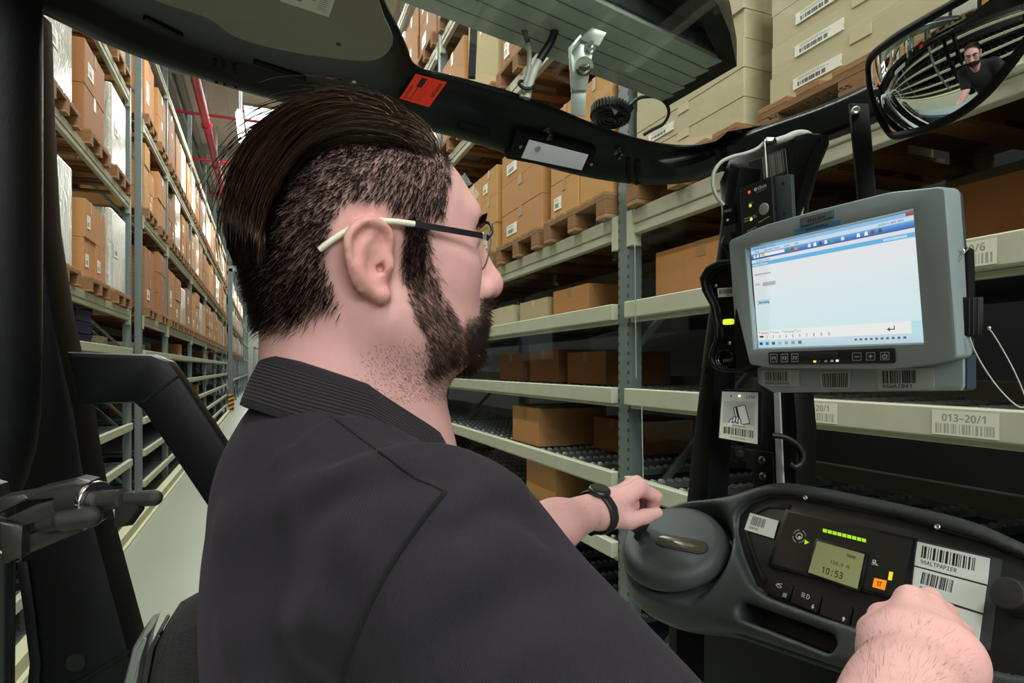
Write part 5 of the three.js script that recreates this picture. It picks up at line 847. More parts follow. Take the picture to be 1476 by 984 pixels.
{ // card reader
  const pl = new Plane(P(1064, 600, 1.03), V3(0.84, 0, 0.54), V3(-0.54, 0, 0.84)), o = cab('card_reader', 'black card reader box with white faceplate showing a hand holding a card', 'card reader', pl.o);
  part('housing', pl.put(extrude(rounded([[1039, 561], [1095, 563], [1094, 643], [1034, 633]].map(([x, y]) => pl.px(x, y)), 0.004), -0.034, 0, 0.002)), M.black, o);
  const t = canvas(384, 512, (g, w, h) => { g.fillStyle = '#cdd1cd'; g.fillRect(0, 0, w, h); g.fillStyle = '#b4bab8'; g.fillRect(26, 100, w - 60, 240); g.fillStyle = '#d8d8c8'; g.fillRect(0, 340, w, 190); g.fillStyle = '#17191a'; g.beginPath(); g.arc(100, 46, 9, 0, 7); g.fill(); g.font = font(50); g.fillText('LFM', 262, 68, 100); g.strokeStyle = '#17191a'; g.lineWidth = 8; g.fillStyle = '#e8ebe6'; g.save(); g.translate(220, 240); g.rotate(-0.28); g.beginPath(); g.roundRect(-62, -90, 124, 190, 12); g.fill(); g.stroke(); g.fillStyle = '#17191a'; g.fillRect(-44, -86, 22, 180); g.restore(); g.fillStyle = '#e8ebe6'; for (const [x, y, r] of [[120, 318, 0.6], [150, 302, 0.3], [182, 300, 0.1], [206, 316, -0.1]]) { g.save(); g.translate(x, y); g.rotate(r); g.beginPath(); g.ellipse(0, 0, 15, 34, 0, 0, 7); g.fill(); g.stroke(); g.restore(); } g.fillStyle = '#e8ebe6'; g.fillRect(90, 340, 150, 30); g.fillStyle = '#17191a'; g.font = font(30, 'bold'); g.textAlign = 'center'; g.fillText('Betriebsbereit', 200, 372, 130); bars(g, 46, 386, 300, 74, 81, '#2a2b2a'); g.font = font(26); g.fillText('94.10001/2805.1', 196, 494, 170); });
  part('faceplate', pl.quad([[1041, 564], [1093, 565.5], [1092, 640], [1036.5, 630.5]], 0.0002), print(t, { roughness: 0.35 }), o, 'white faceplate with card symbol');
  { const c = pl.px(1066, 570.5); part('indicator_lamp', pl.put(new THREE.SphereGeometry(0.0022, 12, 8).translate(c.x, c.y, 0.001)), mat({ color: rgb(0.8, 0.8, 0.5), emissive: rgb(1, 1, 0.7), emissiveIntensity: 0.9 }), o); }
  part('gland', [rod(P(1067, 640, 1.045), P(1067, 656, 1.05), 0.0065, 0.006, 14), rod(P(1066, 648, 1.047), P(1066, 651, 1.047), 0.0075, 0.0075, 14)], M.rubber, o);
  const k = cab('reader_cable', 'black cable curling beside the monitor column', 'cable', P(1140, 640, 1.04)); part('cable', tube([[1112, 627], [1128, 629], [1142, 635], [1153, 645], [1158, 658], [1154, 668], [1145, 672], [1138, 667]].map(([x, y]) => P(x, y, 1.04)), 0.0048, 44, 10), M.cableBlack, k);
}
// ---------------------------------------------------------------- convex mirror
{
  const C = V3(0.654, 0.423, -0.80), R = 0.17, ax = V3(-0.883, -0.40, 0.245).normalize();
  const dirAt = (x, y) => { const r = P(x, y, 1).normalize(), b = r.dot(C), disc = b * b - (C.lengthSq() - R * R); const p = disc > 0 ? r.multiplyScalar(b - Math.sqrt(disc)) : r.multiplyScalar(b); return p.sub(C).normalize(); };
  const rim = [[1236, 128], [1240, 152], [1256, 178], [1280, 189], [1310, 192], [1350, 180], [1390, 159], [1420, 135], [1450, 100], [1478, 62], [1505, 20], [1520, -20], [1500, -50], [1450, -40], [1395, -6], [1340, 25], [1280, 62], [1248, 98]].map(([x, y]) => dirAt(x, y));
  const loop = new THREE.CatmullRomCurve3(rim, true, 'centripetal').getSpacedPoints(120).slice(0, 120).map((v) => v.normalize());
  const pos = [], idx = [], nor = [], K = 24; for (let s = 0; s <= K; s++) for (const d of loop) { const n = ax.clone().lerp(d, s / K).normalize(); const p = C.clone().addScaledVector(n, R); pos.push(p.x, p.y, p.z); nor.push(n.x, n.y, n.z); }
  for (let s = 0; s < K; s++) for (let i = 0; i < 120; i++) { const j = (i + 1) % 120, a = s * 120 + i, b = s * 120 + j, c = a + 120, d = b + 120; idx.push(a, c, b, b, c, d); }
  const g = new THREE.BufferGeometry(); g.setAttribute('position', new THREE.Float32BufferAttribute(pos, 3)); g.setAttribute('normal', new THREE.Float32BufferAttribute(nor, 3)); g.setIndex(idx);
  const o = cab('convex_mirror', 'oval convex rear view mirror at the upper right of the cab', 'mirror', C.clone().addScaledVector(ax, R));
  part('mirror_glass', g, mat({ color: rgb(0.82, 0.84, 0.83), metalness: 1, roughness: 0.0 }), o);
  const pts = loop.map((n) => C.clone().addScaledVector(n, R)); part('rim', tube(pts, 0.0055, 160, 10, true), M.black, o);
  const bp = [], bi = []; for (let s = 0; s <= 8; s++) for (const p of pts) { const t = s / 8, c = C.clone().addScaledVector(ax, R - 0.055); const q = p.clone().addScaledVector(ax, -0.004).lerp(c, Math.min(1, t * t)); q.addScaledVector(ax, -0.022 * Math.sin(t * Math.PI)); bp.push(q.x, q.y, q.z); } for (let s = 0; s < 8; s++) for (let i = 0; i < 120; i++) { const j = (i + 1) % 120, a = s * 120 + i, b = s * 120 + j; bi.push(a, a + 120, b, b, a + 120, b + 120); }
  const bg = new THREE.BufferGeometry(); bg.setAttribute('position', new THREE.Float32BufferAttribute(bp, 3)); bg.setIndex(bi); bg.computeVertexNormals(); part('back_shell', bg, mat({ color: rgb(0.05, 0.06, 0.06), roughness: 0.6 }), o);
  part('arm', [rod(C.clone().addScaledVector(ax, R - 0.07), V3(0.70, 0.46, -0.80), 0.012, 0.012, 14)], M.black, o);
}
{ // seat back
  const pl = new Plane(P(300, 950, 0.66), V3(1, 0, -0.35), V3(0.35, 0, 1)), o = cab('driver_seat', 'dark ribbed driver seat back with grey green plastic edge', 'seat', P(300, 1100, 0.66));
  T.knit = field(128, (u, v) => { const c = Math.abs(Math.sin(u * Math.PI * 4)); return 0.2 + 0.8 * c * (0.75 + 0.25 * Math.sin(v * Math.PI * 32)); });
  part('cushion', metric(pl.slab([[208, 1120], [214, 990], [226, 928], [246, 897], [272, 882], [330, 872], [420, 872], [520, 900], [560, 1120]], -0.09, 0.03, 0.03)), mat({ color: rgb(0.018, 0.017, 0.019), roughness: 0.95, bumpMap: rep(T.knit, 0.03, 0.03), bumpScale: 0.002 }), o);
  part('edge_shell', pl.slab([[168, 1120], [176, 990], [190, 936], [206, 914], [216, 911], [207, 936], [198, 990], [190, 1120]], -0.06, 0.0, 0.006), mat({ color: rgb(0.14, 0.16, 0.14), roughness: 0.4 }), o, 'grey green plastic edge');
  part('piping', pl.slab([[198, 1120], [205, 990], [216, 932], [228, 910], [233, 909], [221, 935], [212, 990], [206, 1120]], -0.05, 0.004, 0.004), M.rubber, o);
}
// ---------------------------------------------------------------- the driver
const HP = V3(-0.125, 0.088, -0.535), HM = new THREE.Matrix4();
{ const yaw = 0.42, pitch = 0.04, roll = 0.13; const X = V3(Math.cos(yaw), 0, -Math.sin(yaw)), Z = X.clone().cross(UP); HM.makeBasis(X, UP, Z).multiply(new THREE.Matrix4().makeRotationZ(pitch)).multiply(new THREE.Matrix4().makeRotationX(roll)).setPosition(HP); }
const HI = HM.clone().invert(), H = (x, y, z) => V3(x, y, z).applyMatrix4(HM);
const v = V3;
const chain = (p, pts, r, k = 0.004) => { let d = 1e9; for (let i = 0; i + 1 < pts.length; i++) { const c = sdCaps(p, pts[i], pts[i + 1], r[i] ?? r, r[i + 1] ?? r); d = i ? smin(d, c, k) : c; } return d; };
const EAR = { helix: [v(0.002, 0.006, 0.074), v(0.005, 0.016, 0.076), v(0.002, 0.029, 0.079), v(-0.009, 0.0365, 0.083), v(-0.022, 0.034, 0.086), v(-0.031, 0.022, 0.088), v(-0.031, 0.006, 0.087), v(-0.024, -0.010, 0.084), v(-0.014, -0.022, 0.080), v(-0.003, -0.031, 0.077)], hr: [0.0028, 0.0034, 0.0042, 0.0046, 0.0046, 0.0044, 0.0042, 0.0042, 0.0050, 0.0058], anti: [v(-0.010, 0.026, 0.081), v(-0.019, 0.016, 0.083), v(-0.021, 0.003, 0.083), v(-0.016, -0.010, 0.081), v(-0.007, -0.016, 0.079)] };
const earIn = (p) => v(-0.012 + (p.x + 0.012) / 0.88, 0.001 + (p.y - 0.001) / 0.80, 0.079 + (p.z - 0.079) / 0.9);
const eq = v(0, 0, 0), eb = new THREE.Matrix4().makeBasis(v(0.93, 0, -0.37), UP, v(0.37, 0, 0.93)).setPosition(-0.014, 0.003, 0.0795), ebi = eb.clone().invert();
function earField(p) {
  eq.copy(p).applyMatrix4(ebi); let d = sdEll(eq, v(0, 0.0, -0.002), 0.020, 0.033, 0.0055);
  d = smin(d, chain(p, EAR.helix, EAR.helixR, 0.0008), 0.0045); d = smin(d, chain(p, EAR.anti, EAR.antiR, 0.0008), 0.005);
  d = smax(d, -sdEll(p, v(-0.0075, -0.002, 0.084), 0.0095, 0.0135, 0.0095), 0.004); d = smax(d, -chain(p, [v(-0.004, 0.024, 0.0855), v(-0.016, 0.0285, 0.0895), v(-0.0255, 0.018, 0.0915), v(-0.0255, 0.004, 0.0905)], [0.0032, 0.0034, 0.0032, 0.0026], 0.002), 0.004);
  d = smin(d, sdEll(p, v(0.004, -0.002, 0.076), 0.0045, 0.0075, 0.0045), 0.005); d = smin(d, sdSph(p, v(-0.003, -0.029, 0.076), 0.0072), 0.006); d = smin(d, sdEll(p, v(-0.008, 0.0, 0.069), 0.014, 0.022, 0.011), 0.008);
  return smax(d, -sdSph(p, v(-0.004, -0.005, 0.076), 0.0045), 0.003);
}
for (const k of ['helix', 'anti']) { const n = EAR[k].length, N = k === 'helix' ? 26 : 14, c = new THREE.CatmullRomCurve3(EAR[k]), rr = k === 'helix' ? EAR.hr : [0.0028, 0.0034, 0.0034, 0.0034, 0.0026]; EAR[k] = Array.from({ length: N }, (_, i) => c.getPoint(i / (N - 1))); EAR[k + 'R'] = EAR[k].map((_, i) => { const t = i / (N - 1) * (n - 1), a = Math.min(n - 2, Math.floor(t)); return lerp(rr[a], rr[a + 1], t - a); }); }
const neckTop = v(-0.028, -0.030, 0), neckBase = v(-0.150, -0.085, -0.540);
const wq = v(0, 0, 0);
function skull(p) { let d = sdEll(p, v(-0.008, 0.046, 0), 0.0850, 0.074, 0.0755); d = smin(d, sdEll(p, v(-0.034, 0.018, 0), 0.060, 0.062, 0.069), 0.03); d = smin(d, sdEll(p, v(0.040, 0.034, 0), 0.055, 0.056, 0.0615), 0.03); return d; }
function headField(p) {          // p in head axes: x forward, y up, z to his right
  const q = wq.set(p.x, p.y, Math.abs(p.z));
  let d = skull(q);
  d = smin(d, sdEll(q, v(0.042, -0.018, 0), 0.053, 0.062, 0.0585), 0.03);                // face
  d = smin(d, sdEll(q, v(0.058, -0.004, 0.036), 0.026, 0.022, 0.024), 0.025);           // cheekbone
  d = smin(d, sdEll(q, v(0.050, -0.040, 0.030), 0.032, 0.032, 0.024), 0.025);           // cheek
  d = smin(d, sdCaps(q, v(0.002, -0.042, 0.051), v(0.066, -0.068, 0.020), 0.020, 0.020), 0.03);   // jaw
  d = smin(d, sdEll(q, v(0.074, -0.072, 0), 0.023, 0.020, 0.026), 0.02);                // chin
  d = smin(d, sdEll(q, v(0.030, -0.054, 0), 0.050, 0.034, 0.043), 0.03);
  d = smin(d, sdEll(q, v(0.086, -0.042, 0), 0.017, 0.020, 0.026), 0.016);               // mouth mound
  d = smin(d, sdCaps(q, v(0.086, 0.044, 0.000), v(0.078, 0.044, 0.036), 0.012, 0.011), 0.014);    // brow
  d = smax(d, -sdEll(q, v(0.097, 0.024, 0.031), 0.015, 0.012, 0.019), 0.012);           // eye hollow
  d = smin(d, sdEll(q, v(0.0805, 0.023, 0.031), 0.0115, 0.0105, 0.0135), 0.004);        // lids
  d = smin(d, sdCaps(q, v(0.090, 0.034, 0), v(0.113, -0.010, 0), 0.0085, 0.0105), 0.012); // nose
  d = smin(d, sdSph(q, v(0.1145, -0.0165, 0), 0.0118), 0.010); d = smin(d, sdEll(q, v(0.1015, -0.0205, 0.0125), 0.0115, 0.0085, 0.0075), 0.006);
  d = smax(d, -sdEll(q, v(0.107, -0.0295, 0.0070), 0.0065, 0.0060, 0.0038), 0.003);
  d = smin(d, sdEll(q, v(0.0985, -0.0380, 0), 0.0075, 0.0050, 0.022), 0.006); d = smin(d, sdEll(q, v(0.0975, -0.0480, 0), 0.0085, 0.0055, 0.019), 0.006);
  d = smax(d, -sdEll(q, v(0.106, -0.0430, 0), 0.012, 0.0012, 0.022), 0.003);
  if (p.z > 0.05 || p.z < -0.05) d = smin(d, earField(earIn(q)) * 0.82, 0.006);
  return d;
}
const hq = v(0, 0, 0), nt = neckTop.clone().applyMatrix4(HM), jawBack = H(-0.010, -0.03, 0);
function headAndNeck(p) { hq.copy(p).applyMatrix4(HI); let d = headField(hq.clone()); const n = smin(sdCaps(p, nt, neckBase, 0.058, 0.066), sdCaps(p, H(0.012, -0.052, 0), v(-0.098, -0.080, -0.555), 0.040, 0.05), 0.04); return smin(d, n, 0.028); }
// ---- arms and hands
const RS = v(-0.05, -0.121, -0.375), LS = v(-0.225, -0.108, -0.69), RE = v(0.13, -0.32, -0.35), LE = v(-0.055, -0.232, -0.77);
function handField(p, h) {
  let d = chain(p, [h.elbow, h.fore, h.wrist], [h.r0, h.r1, h.r2], 0.03);
  d = smin(d, sdCaps(p, h.wr, h.wu, h.rw, h.rw), 0.022);
  let m = 1e9; for (let i = 0; i < 4; i++) { const base = h.wr.clone().lerp(h.wu, 0.12 + 0.25 * i); const c = sdCaps(p, base, h.mcp[i], h === RH ? 0.0225 : 0.0175, [0.0135, 0.0138, 0.0130, 0.0118][i]); m = i ? smin(m, c, 0.009) : c; }
  m = smin(m, sdCaps(p, h.palm[0], h.palm[1], 0.015, 0.016), 0.012); d = smin(d, m, h === RH ? 0.03 : 0.024);
  for (let i = 0; i < 4; i++) { const r = [0.0108, 0.0108, 0.0102, 0.0092][i]; const f = chain(p, [h.mcp[i], ...h.f[i]], [r * 1.08, r, r * 0.9, r * 0.78], 0.003); d = smin(d, f, 0.006); d = smin(d, sdSph(p, h.mcp[i].clone().addScaledVector(h.back, 0.0035), r * 0.98), 0.006); }
  for (let i = 0; i < 4; i++) { const b0 = h.wr.clone().lerp(h.wu, 0.3 + 0.13 * i).addScaledVector(h.back, 0.013), e = h.mcp[i].clone().addScaledVector(h.back, 0.0085); d = smin(d, sdCaps(p, b0, e, 0.0035, 0.0045), 0.009); }
  const t = chain(p, h.thumb, [0.0165, 0.0135, 0.0115, 0.0095], 0.005); d = smin(d, t, 0.010); return d;
}
const RH = { elbow: RE, fore: P(1305, 1005, 0.455), wrist: P(1326, 950, 0.50), r0: 0.050, r1: 0.0325, r2: 0.0295, rw: 0.0215, wr: P(1290, 938, 0.51), wu: P(1368, 955, 0.497), back: v(-0.25, 0.9, 0.35).normalize(),
  mcp: [P(1312, 868, 0.565), P(1341, 880, 0.57), P(1366, 906, 0.566), P(1386, 936, 0.552)], palm: [P(1310, 930, 0.525), P(1345, 905, 0.56)], thumb: [P(1284, 936, 0.512), P(1262, 911, 0.538), P(1272, 889, 0.566), P(1290, 882, 0.590)] };
RH.f = [[P(1339, 864, 0.590), P(1340, 884, 0.598), P(1332, 905, 0.592)], [P(1362, 884, 0.602), P(1358, 915, 0.610), P(1345, 930, 0.598)], [P(1386, 912, 0.596), P(1378, 942, 0.604), P(1362, 955, 0.592)], [P(1402, 944, 0.576), P(1396, 968, 0.584), P(1380, 975, 0.575)]];
const LHd = { elbow: LE, fore: P(800, 757, 0.905), wrist: P(862, 733, 0.99), r0: 0.043, r1: 0.0325, r2: 0.0265, rw: 0.0180, wr: P(869, 741, 0.985), wu: P(868, 724, 1.012), back: v(0.1, 0.95, 0.1).normalize(),
  mcp: [P(922, 703, 1.020), P(917, 699, 1.044), P(909, 701, 1.066), P(899, 707, 1.084)], palm: [P(888, 738, 1.005), P(908, 728, 1.03)], thumb: [P(882, 745, 0.988), P(908, 750, 0.992), P(930, 744, 1.000), P(947, 739, 1.008)] };
LHd.f = [[P(945, 716, 1.032), P(941, 735, 1.040), P(930, 745, 1.042)], [P(943, 715, 1.058), P(940, 736, 1.064), P(928, 746, 1.062)], [P(936, 717, 1.08), P(933, 738, 1.085), P(922, 746, 1.08)], [P(924, 722, 1.096), P(922, 738, 1.098), P(912, 745, 1.092)]];
function skinBody() {
  const geos = [];
  const add = (g, color) => { const p = g.attributes.position, c = new Float32Array(p.count * 3), q = v(); for (let i = 0; i < p.count; i++) { q.fromBufferAttribute(p, i); const k = color(q); c[i * 3] = k[0]; c[i * 3 + 1] = k[1]; c[i * 3 + 2] = k[2]; } g.setAttribute('color', new THREE.BufferAttribute(c, 3)); geos.push(g); };
  const base = [0.68, 0.375, 0.355], mix = (a, b, t) => a.map((x, i) => lerp(x, b[i], clamp(t, 0, 1)));
  const mott = (q) => { const n = nz(q.x * 90, q.y * 90, q.z * 90) * 0.5 + nz(q.x * 260, q.y * 260, q.z * 260) * 0.3; return [1 + 0.05 * n, 1 + 0.10 * n, 1 + 0.09 * n]; };
  const lo = v(-0.31, -0.10, -0.70), hi = v(0.05, 0.27, -0.36);
  const hg = nets(headAndNeck, lo, hi, 0.0026);
  add(hg, (q) => { const h = q.clone().applyMatrix4(HI); let c = base; const az = Math.abs(h.z);
    const ear = sstep(0.012, 0.0, Math.hypot(h.x + 0.012, (h.y - 0.004) * 0.5, az - 0.083) - 0.016); c = mix(c, [0.68, 0.31, 0.28], ear * 0.7);
    c = mix(c, [0.68, 0.32, 0.30], 0.6 * sstep(0.03, 0.0, Math.hypot(h.x - 0.114, h.y + 0.012, h.z))); c = mix(c, [0.70, 0.36, 0.34], 0.5 * sstep(0.04, 0.0, Math.hypot(h.x - 0.06, h.y + 0.01, az - 0.05)));
    const lip = sstep(0.022, 0.012, Math.hypot((h.y + 0.043) * 1.7, h.z * 0.75, (h.x - 0.102))); c = mix(c, [0.42, 0.17, 0.15], lip * (h.x > 0.088 ? 0.8 : 0));
    c = mix(c, [0.32, 0.20, 0.18], 0.85 * sideMask(h)); c = mix(c, [0.10, 0.065, 0.052], topMask(h)); c = mix(c, [0.34, 0.18, 0.15], 0.7 * beardMask(h));
    c = mix(c, [0.40, 0.235, 0.20], 0.5 * stubbleMask(h)); const m = mott(q); return [c[0] * m[0], c[1] * m[1], c[2] * m[2]]; });
  for (const [h, a, b] of [[RH, v(0.05, -0.40, -0.66), v(0.48, -0.16, -0.27)], [LHd, v(-0.12, -0.32, -1.14), v(0.30, -0.15, -0.69)]]) {
    const g = nets((p) => handField(p, h), a, b, 0.0026);
    add(g, (q) => { let c = base; let kd = 1; h.mcp.forEach((k, i) => { kd = Math.min(kd, q.distanceTo(k), q.distanceTo(h.f[i][0]), q.distanceTo(h.f[i][2])); }); c = mix(c, [0.60, 0.28, 0.25], 0.55 * sstep(0.022, 0.008, kd)); const m = mott(q); const fr = nz(q.x * 420, q.y * 420, q.z * 420); c = mix(c, [0.42, 0.22, 0.17], sstep(0.45, 0.7, fr) * 0.5); return [c[0] * m[0], c[1] * m[1], c[2] * m[2]]; });
  }
  // the body under the shirt
  add(nets((p) => { let d = torso(p) + 0.012; d = smin(d, sdCaps(p, RS, RE, 0.05, 0.045), 0.02); d = smin(d, sdCaps(p, LS, LE, 0.05, 0.042), 0.02); return smin(d, sdCaps(p, neckBase, v(-0.14, -0.2, -0.54), 0.06, 0.08), 0.03); }, v(-0.34, -0.72, -0.90), v(0.22, 0.0, -0.26), 0.012), () => base);
  return mergeGeometries(geos);
}
// ---- hair regions in head axes
function topMask(h) { const az = Math.abs(h.z); const line = 0.088 - 0.006 * sstep(0.0, 0.07, h.x) + (h.x < -0.03 ? (h.x + 0.03) * 0.75 : 0); const front = sstep(0.068, 0.052, h.x + 0.25 * Math.max(0, 0.10 - h.y) + az * 0.18); return sstep(line - 0.004, line + 0.003, h.y + (0.062 - az) * 0.12) * front; }
function sideMask(h) {
  const az = Math.abs(h.z); if (h.y < -0.075) return 0; const top = 1 - topMask(h); const temple = 0.050 + 0.35 * (h.y - 0.045) + (h.y > 0.08 ? 0.25 * (h.y - 0.08) : 0);
  let front = sstep(temple + 0.006, temple - 0.006, h.x); const earD = Math.hypot(h.x + 0.013, (h.y - 0.004) * 0.62) - 0.027; const ear = h.y < 0.045 ? sstep(-0.002, 0.006, earD) : 1;
  const behind = h.x < -0.02 ? sstep(-0.062, -0.040, h.y - 0.55 * Math.max(0, h.x + 0.072)) : sstep(0.030, 0.042, h.y); const burn = h.x >= -0.02 && h.x > 0.013 && h.x < 0.037 ? sstep(-0.02, 0.0, h.y) * sstep(0.012, 0.017, h.x) * sstep(0.037, 0.031, h.x) : 0;
  return top * Math.max(Math.min(front, ear, behind), burn * (az > 0.04 ? 1 : 0));
}
function beardMask(h) {
  const az = Math.abs(h.z); if (h.y > 0.032) return 0;
  // sideburn down to the jaw, along the jaw to the chin, round the mouth
  const t = clamp((0.03 - h.y) / 0.092, 0, 1), cx = 0.026 + 0.003 * t + 0.030 * t ** 3, w = 0.0105 + 0.012 * t ** 2; const strip = sstep(w + 0.004, w - 0.003, Math.abs(h.x - cx) + 0.004 * nz(h.y * 120, h.x * 120, 2)) * (az > 0.02 ? 1 : 0) * sstep(-0.074, -0.066, h.y);
  const jaw = sstep(0.030, 0.045, h.x) * sstep(-0.050, -0.060, h.y - (h.x > 0.07 ? 0.012 : 0)) * sstep(-0.086, -0.076, h.y + 0.35 * Math.max(0, 0.07 - h.x) - 0.0);
  const mouth = h.x > 0.070 ? sstep(0.040, 0.033, Math.hypot(h.z, (h.y + 0.052) * 0.9)) * sstep(-0.024, -0.031, h.y) * (1 - 0.85 * sstep(0.020, 0.014, Math.hypot(h.z * 0.8, (h.y + 0.043) * 2.0))) : 0;
  return Math.max(strip, jaw, mouth);
}
function stubbleMask(h) { return h.y < -0.055 && h.x > -0.03 ? sstep(-0.055, -0.075, h.y) * sstep(-0.03, 0.02, h.x) * 0.9 : 0; }
// ---- torso
const FW = v(0.9, 0, -0.436), RT = v(0.436, 0, 0.9), tq = v();
const loc = (p, c) => { const dx = p.x - c.x, dy = p.y - c.y, dz = p.z - c.z; return tq.set(dx * FW.x + dz * FW.z, dy, dx * RT.x + dz * RT.z); }, O0 = v(0, 0, 0);
const CH = v(-0.125, -0.24, -0.54), BE = v(-0.105, -0.50, -0.53), UB = v(-0.183, -0.158, -0.535), NB = v(-0.158, -0.100, -0.540);
function torso(p) {
  let d = sdEll(loc(p, CH), O0, 0.120, 0.185, 0.180); d = smin(d, sdEll(loc(p, BE), O0, 0.140, 0.27, 0.170), 0.08); d = smin(d, sdEll(loc(p, UB), O0, 0.064, 0.15, 0.15), 0.06);
  d = smin(d, sdCaps(p, NB, RS, 0.058, 0.056), 0.05); d = smin(d, sdCaps(p, NB, LS, 0.060, 0.060), 0.05); return d;
}
const seamLines = [], foldLines = [];
function shirtBase(p) {
  let d = torso(p);
  const re = RS.clone().lerp(RE, 0.86), le = LS.clone().lerp(LE, 0.8);
  d = smin(d, sdCaps(p, RS, re, 0.067, 0.083), 0.04); d = smin(d, sdCaps(p, LS, le, 0.064, 0.06), 0.045);
  return d;
}
function lineDist(p, pts) { let d = 1e9; for (let i = 0; i + 1 < pts.length; i++) d = Math.min(d, sdCaps(p, pts[i], pts[i + 1], 0, 0)); return d; }
function shirtField(p) {
  let d = shirtBase(p);
  if (d < 0.03 && d > -0.03) {
    const n = nz(p.x * 9 + 4 * p.y, p.y * 5 - 3 * p.x, p.z * 9) * 0.0045 + nz(p.x * 22 + 9 * p.y, p.y * 13 - 8 * p.x, p.z * 20 + 3) * 0.0016; d -= n;
    for (const f of foldLines) { const q = lineDist(p, f.pts); if (q < f.w * 2.5) d -= f.a * Math.exp(-((q / f.w) ** 2)); }
    for (const s of seamLines) { const q = lineDist(p, s.pts); if (q < s.w * 3) d += s.a * Math.exp(-((q / s.w) ** 2)); }
  }
  return d;
}
function onShirt(list) { const out = []; for (const [x, y] of list) { const q = march(shirtBase, x, y, 0.15, 1.2); if (q) out.push(q); } return out; }
for (const [l, w, a] of [[[[642, 708], [612, 745], [585, 782], [560, 820], [536, 866], [516, 912], [498, 960], [490, 1010]], 0.0038, 0.0045], [[[478, 600], [520, 632], [560, 660], [600, 690], [642, 708]], 0.0022, 0.0012]]) seamLines.push({ px: l, w, a, pts: [] });
for (const [l, w, a] of [[[[412, 662], [455, 630], [492, 612]], 0.010, 0.006], [[[425, 640], [462, 612], [490, 600]], 0.007, -0.004], [[[430, 712], [520, 674], [610, 655], [660, 662]], 0.014, 0.008], [[[440, 735], [530, 700], [620, 686]], 0.013, -0.005], [[[600, 672], [650, 676], [704, 694]], 0.009, 0.006], [[[650, 735], [690, 708], [738, 706], [790, 748]], 0.012, 0.009], [[[662, 765], [715, 735], [778, 768]], 0.011, -0.006], [[[670, 795], [730, 765], [800, 810]], 0.013, 0.005], [[[560, 642], [610, 650], [660, 655]], 0.007, -0.004], [[[330, 905], [390, 882], [450, 895]], 0.02, 0.006], [[[340, 860], [420, 845], [480, 850]], 0.02, -0.004], [[[680, 985], [760, 930], [850, 905]], 0.016, 0.006], [[[640, 930], [720, 880], [810, 850]], 0.018, -0.005], [[[600, 900], [640, 850], [690, 820]], 0.016, 0.006], [[[320, 760], [370, 730], [430, 720]], 0.018, 0.005], [[[540, 780], [500, 850], [470, 930]], 0.016, -0.006], [[[505, 800], [470, 860], [440, 960]], 0.016, 0.005]]) foldLines.push({ pts: onShirt(l), w, a });

const man = cab('person', 'dark haired bearded man in black polo shirt seated at the controls looking right', 'person', v(-0.12, -0.55, -0.52));
M.skin = phy({ vertexColors: true, roughness: 0.46, specularIntensity: 0.55, sheen: 0.15, sheenColor: rgb(1, 0.7, 0.6), bumpMap: rep(T.grain, 0.035), bumpScale: 0.00012 });
function keepColor(g) { const q = g.index ? g.toNonIndexed() : g; return metric(q); }
const bodyGeo = skinBody(); part('body', keepColor(bodyGeo), M.skin, man);
// ---- polo shirt
T.pique = field(128, (u, x) => { const a = Math.sin((u * 8 + x * 4) * 6.283), b = Math.sin((u * 8 - x * 4) * 6.283); return 0.5 + 0.25 * (a * 0.6 + b) + 0.2 * (r0() - 0.5); });
T.ribs = field(128, (u, x) => 0.5 + 0.42 * Math.sin(x * 6.283 * 8 + Math.sin(u * 6.283 * 3) * 0.3) + 0.12 * (r0() - 0.5));
T.lint = field(256, (u, x) => { const n = tileNoise(u, x, 5, 6.1), s = r0(); return [0.86 + 0.3 * (n - 0.5) + (s > 0.985 ? 0.5 : 0), 0.86 + 0.3 * (n - 0.5) + (s > 0.985 ? 0.5 : 0), 0.86 + 0.3 * (n - 0.5) + (s > 0.985 ? 0.5 : 0)]; });
M.polo = phy({ color: rgb(0.0155, 0.0122, 0.0195), roughness: 0.92, sheen: 0.3, sheenColor: rgb(0.21, 0.17, 0.26), sheenRoughness: 0.55, map: rep(T.lint, 0.12), bumpMap: rep(T.pique, 0.012), bumpScale: 0.00035 });
M.ribknit = phy({ color: rgb(0.018, 0.014, 0.019), roughness: 0.95, sheen: 0.35, sheenColor: rgb(0.2, 0.17, 0.22), sheenRoughness: 0.6, bumpMap: rep(T.ribs, 0.018), bumpScale: 0.0012 });
const shirt = part('polo_shirt', metric(nets(shirtField, v(-0.36, -0.72, -0.82), v(0.21, 0.02, -0.26), 0.0042)), M.polo, man);
for (const s of seamLines) { const dense = s.px.flatMap(([x, y], i) => i + 1 < s.px.length ? [0, 1, 2, 3, 4, 5].map((k) => [lerp(x, s.px[i + 1][0], k / 6), lerp(y, s.px[i + 1][1], k / 6)]) : [[x, y]]); const pts = dense.map(([x, y]) => march(shirtField, x, y, 0.15, 1.2)).filter(Boolean).map((q) => q.multiplyScalar(1.0002)); part('seam', tube(pts, s.w > 0.003 ? 0.0016 : 0.0008, pts.length * 3, 6), mat({ color: rgb(0.0035, 0.003, 0.004), roughness: 1 }), shirt); }
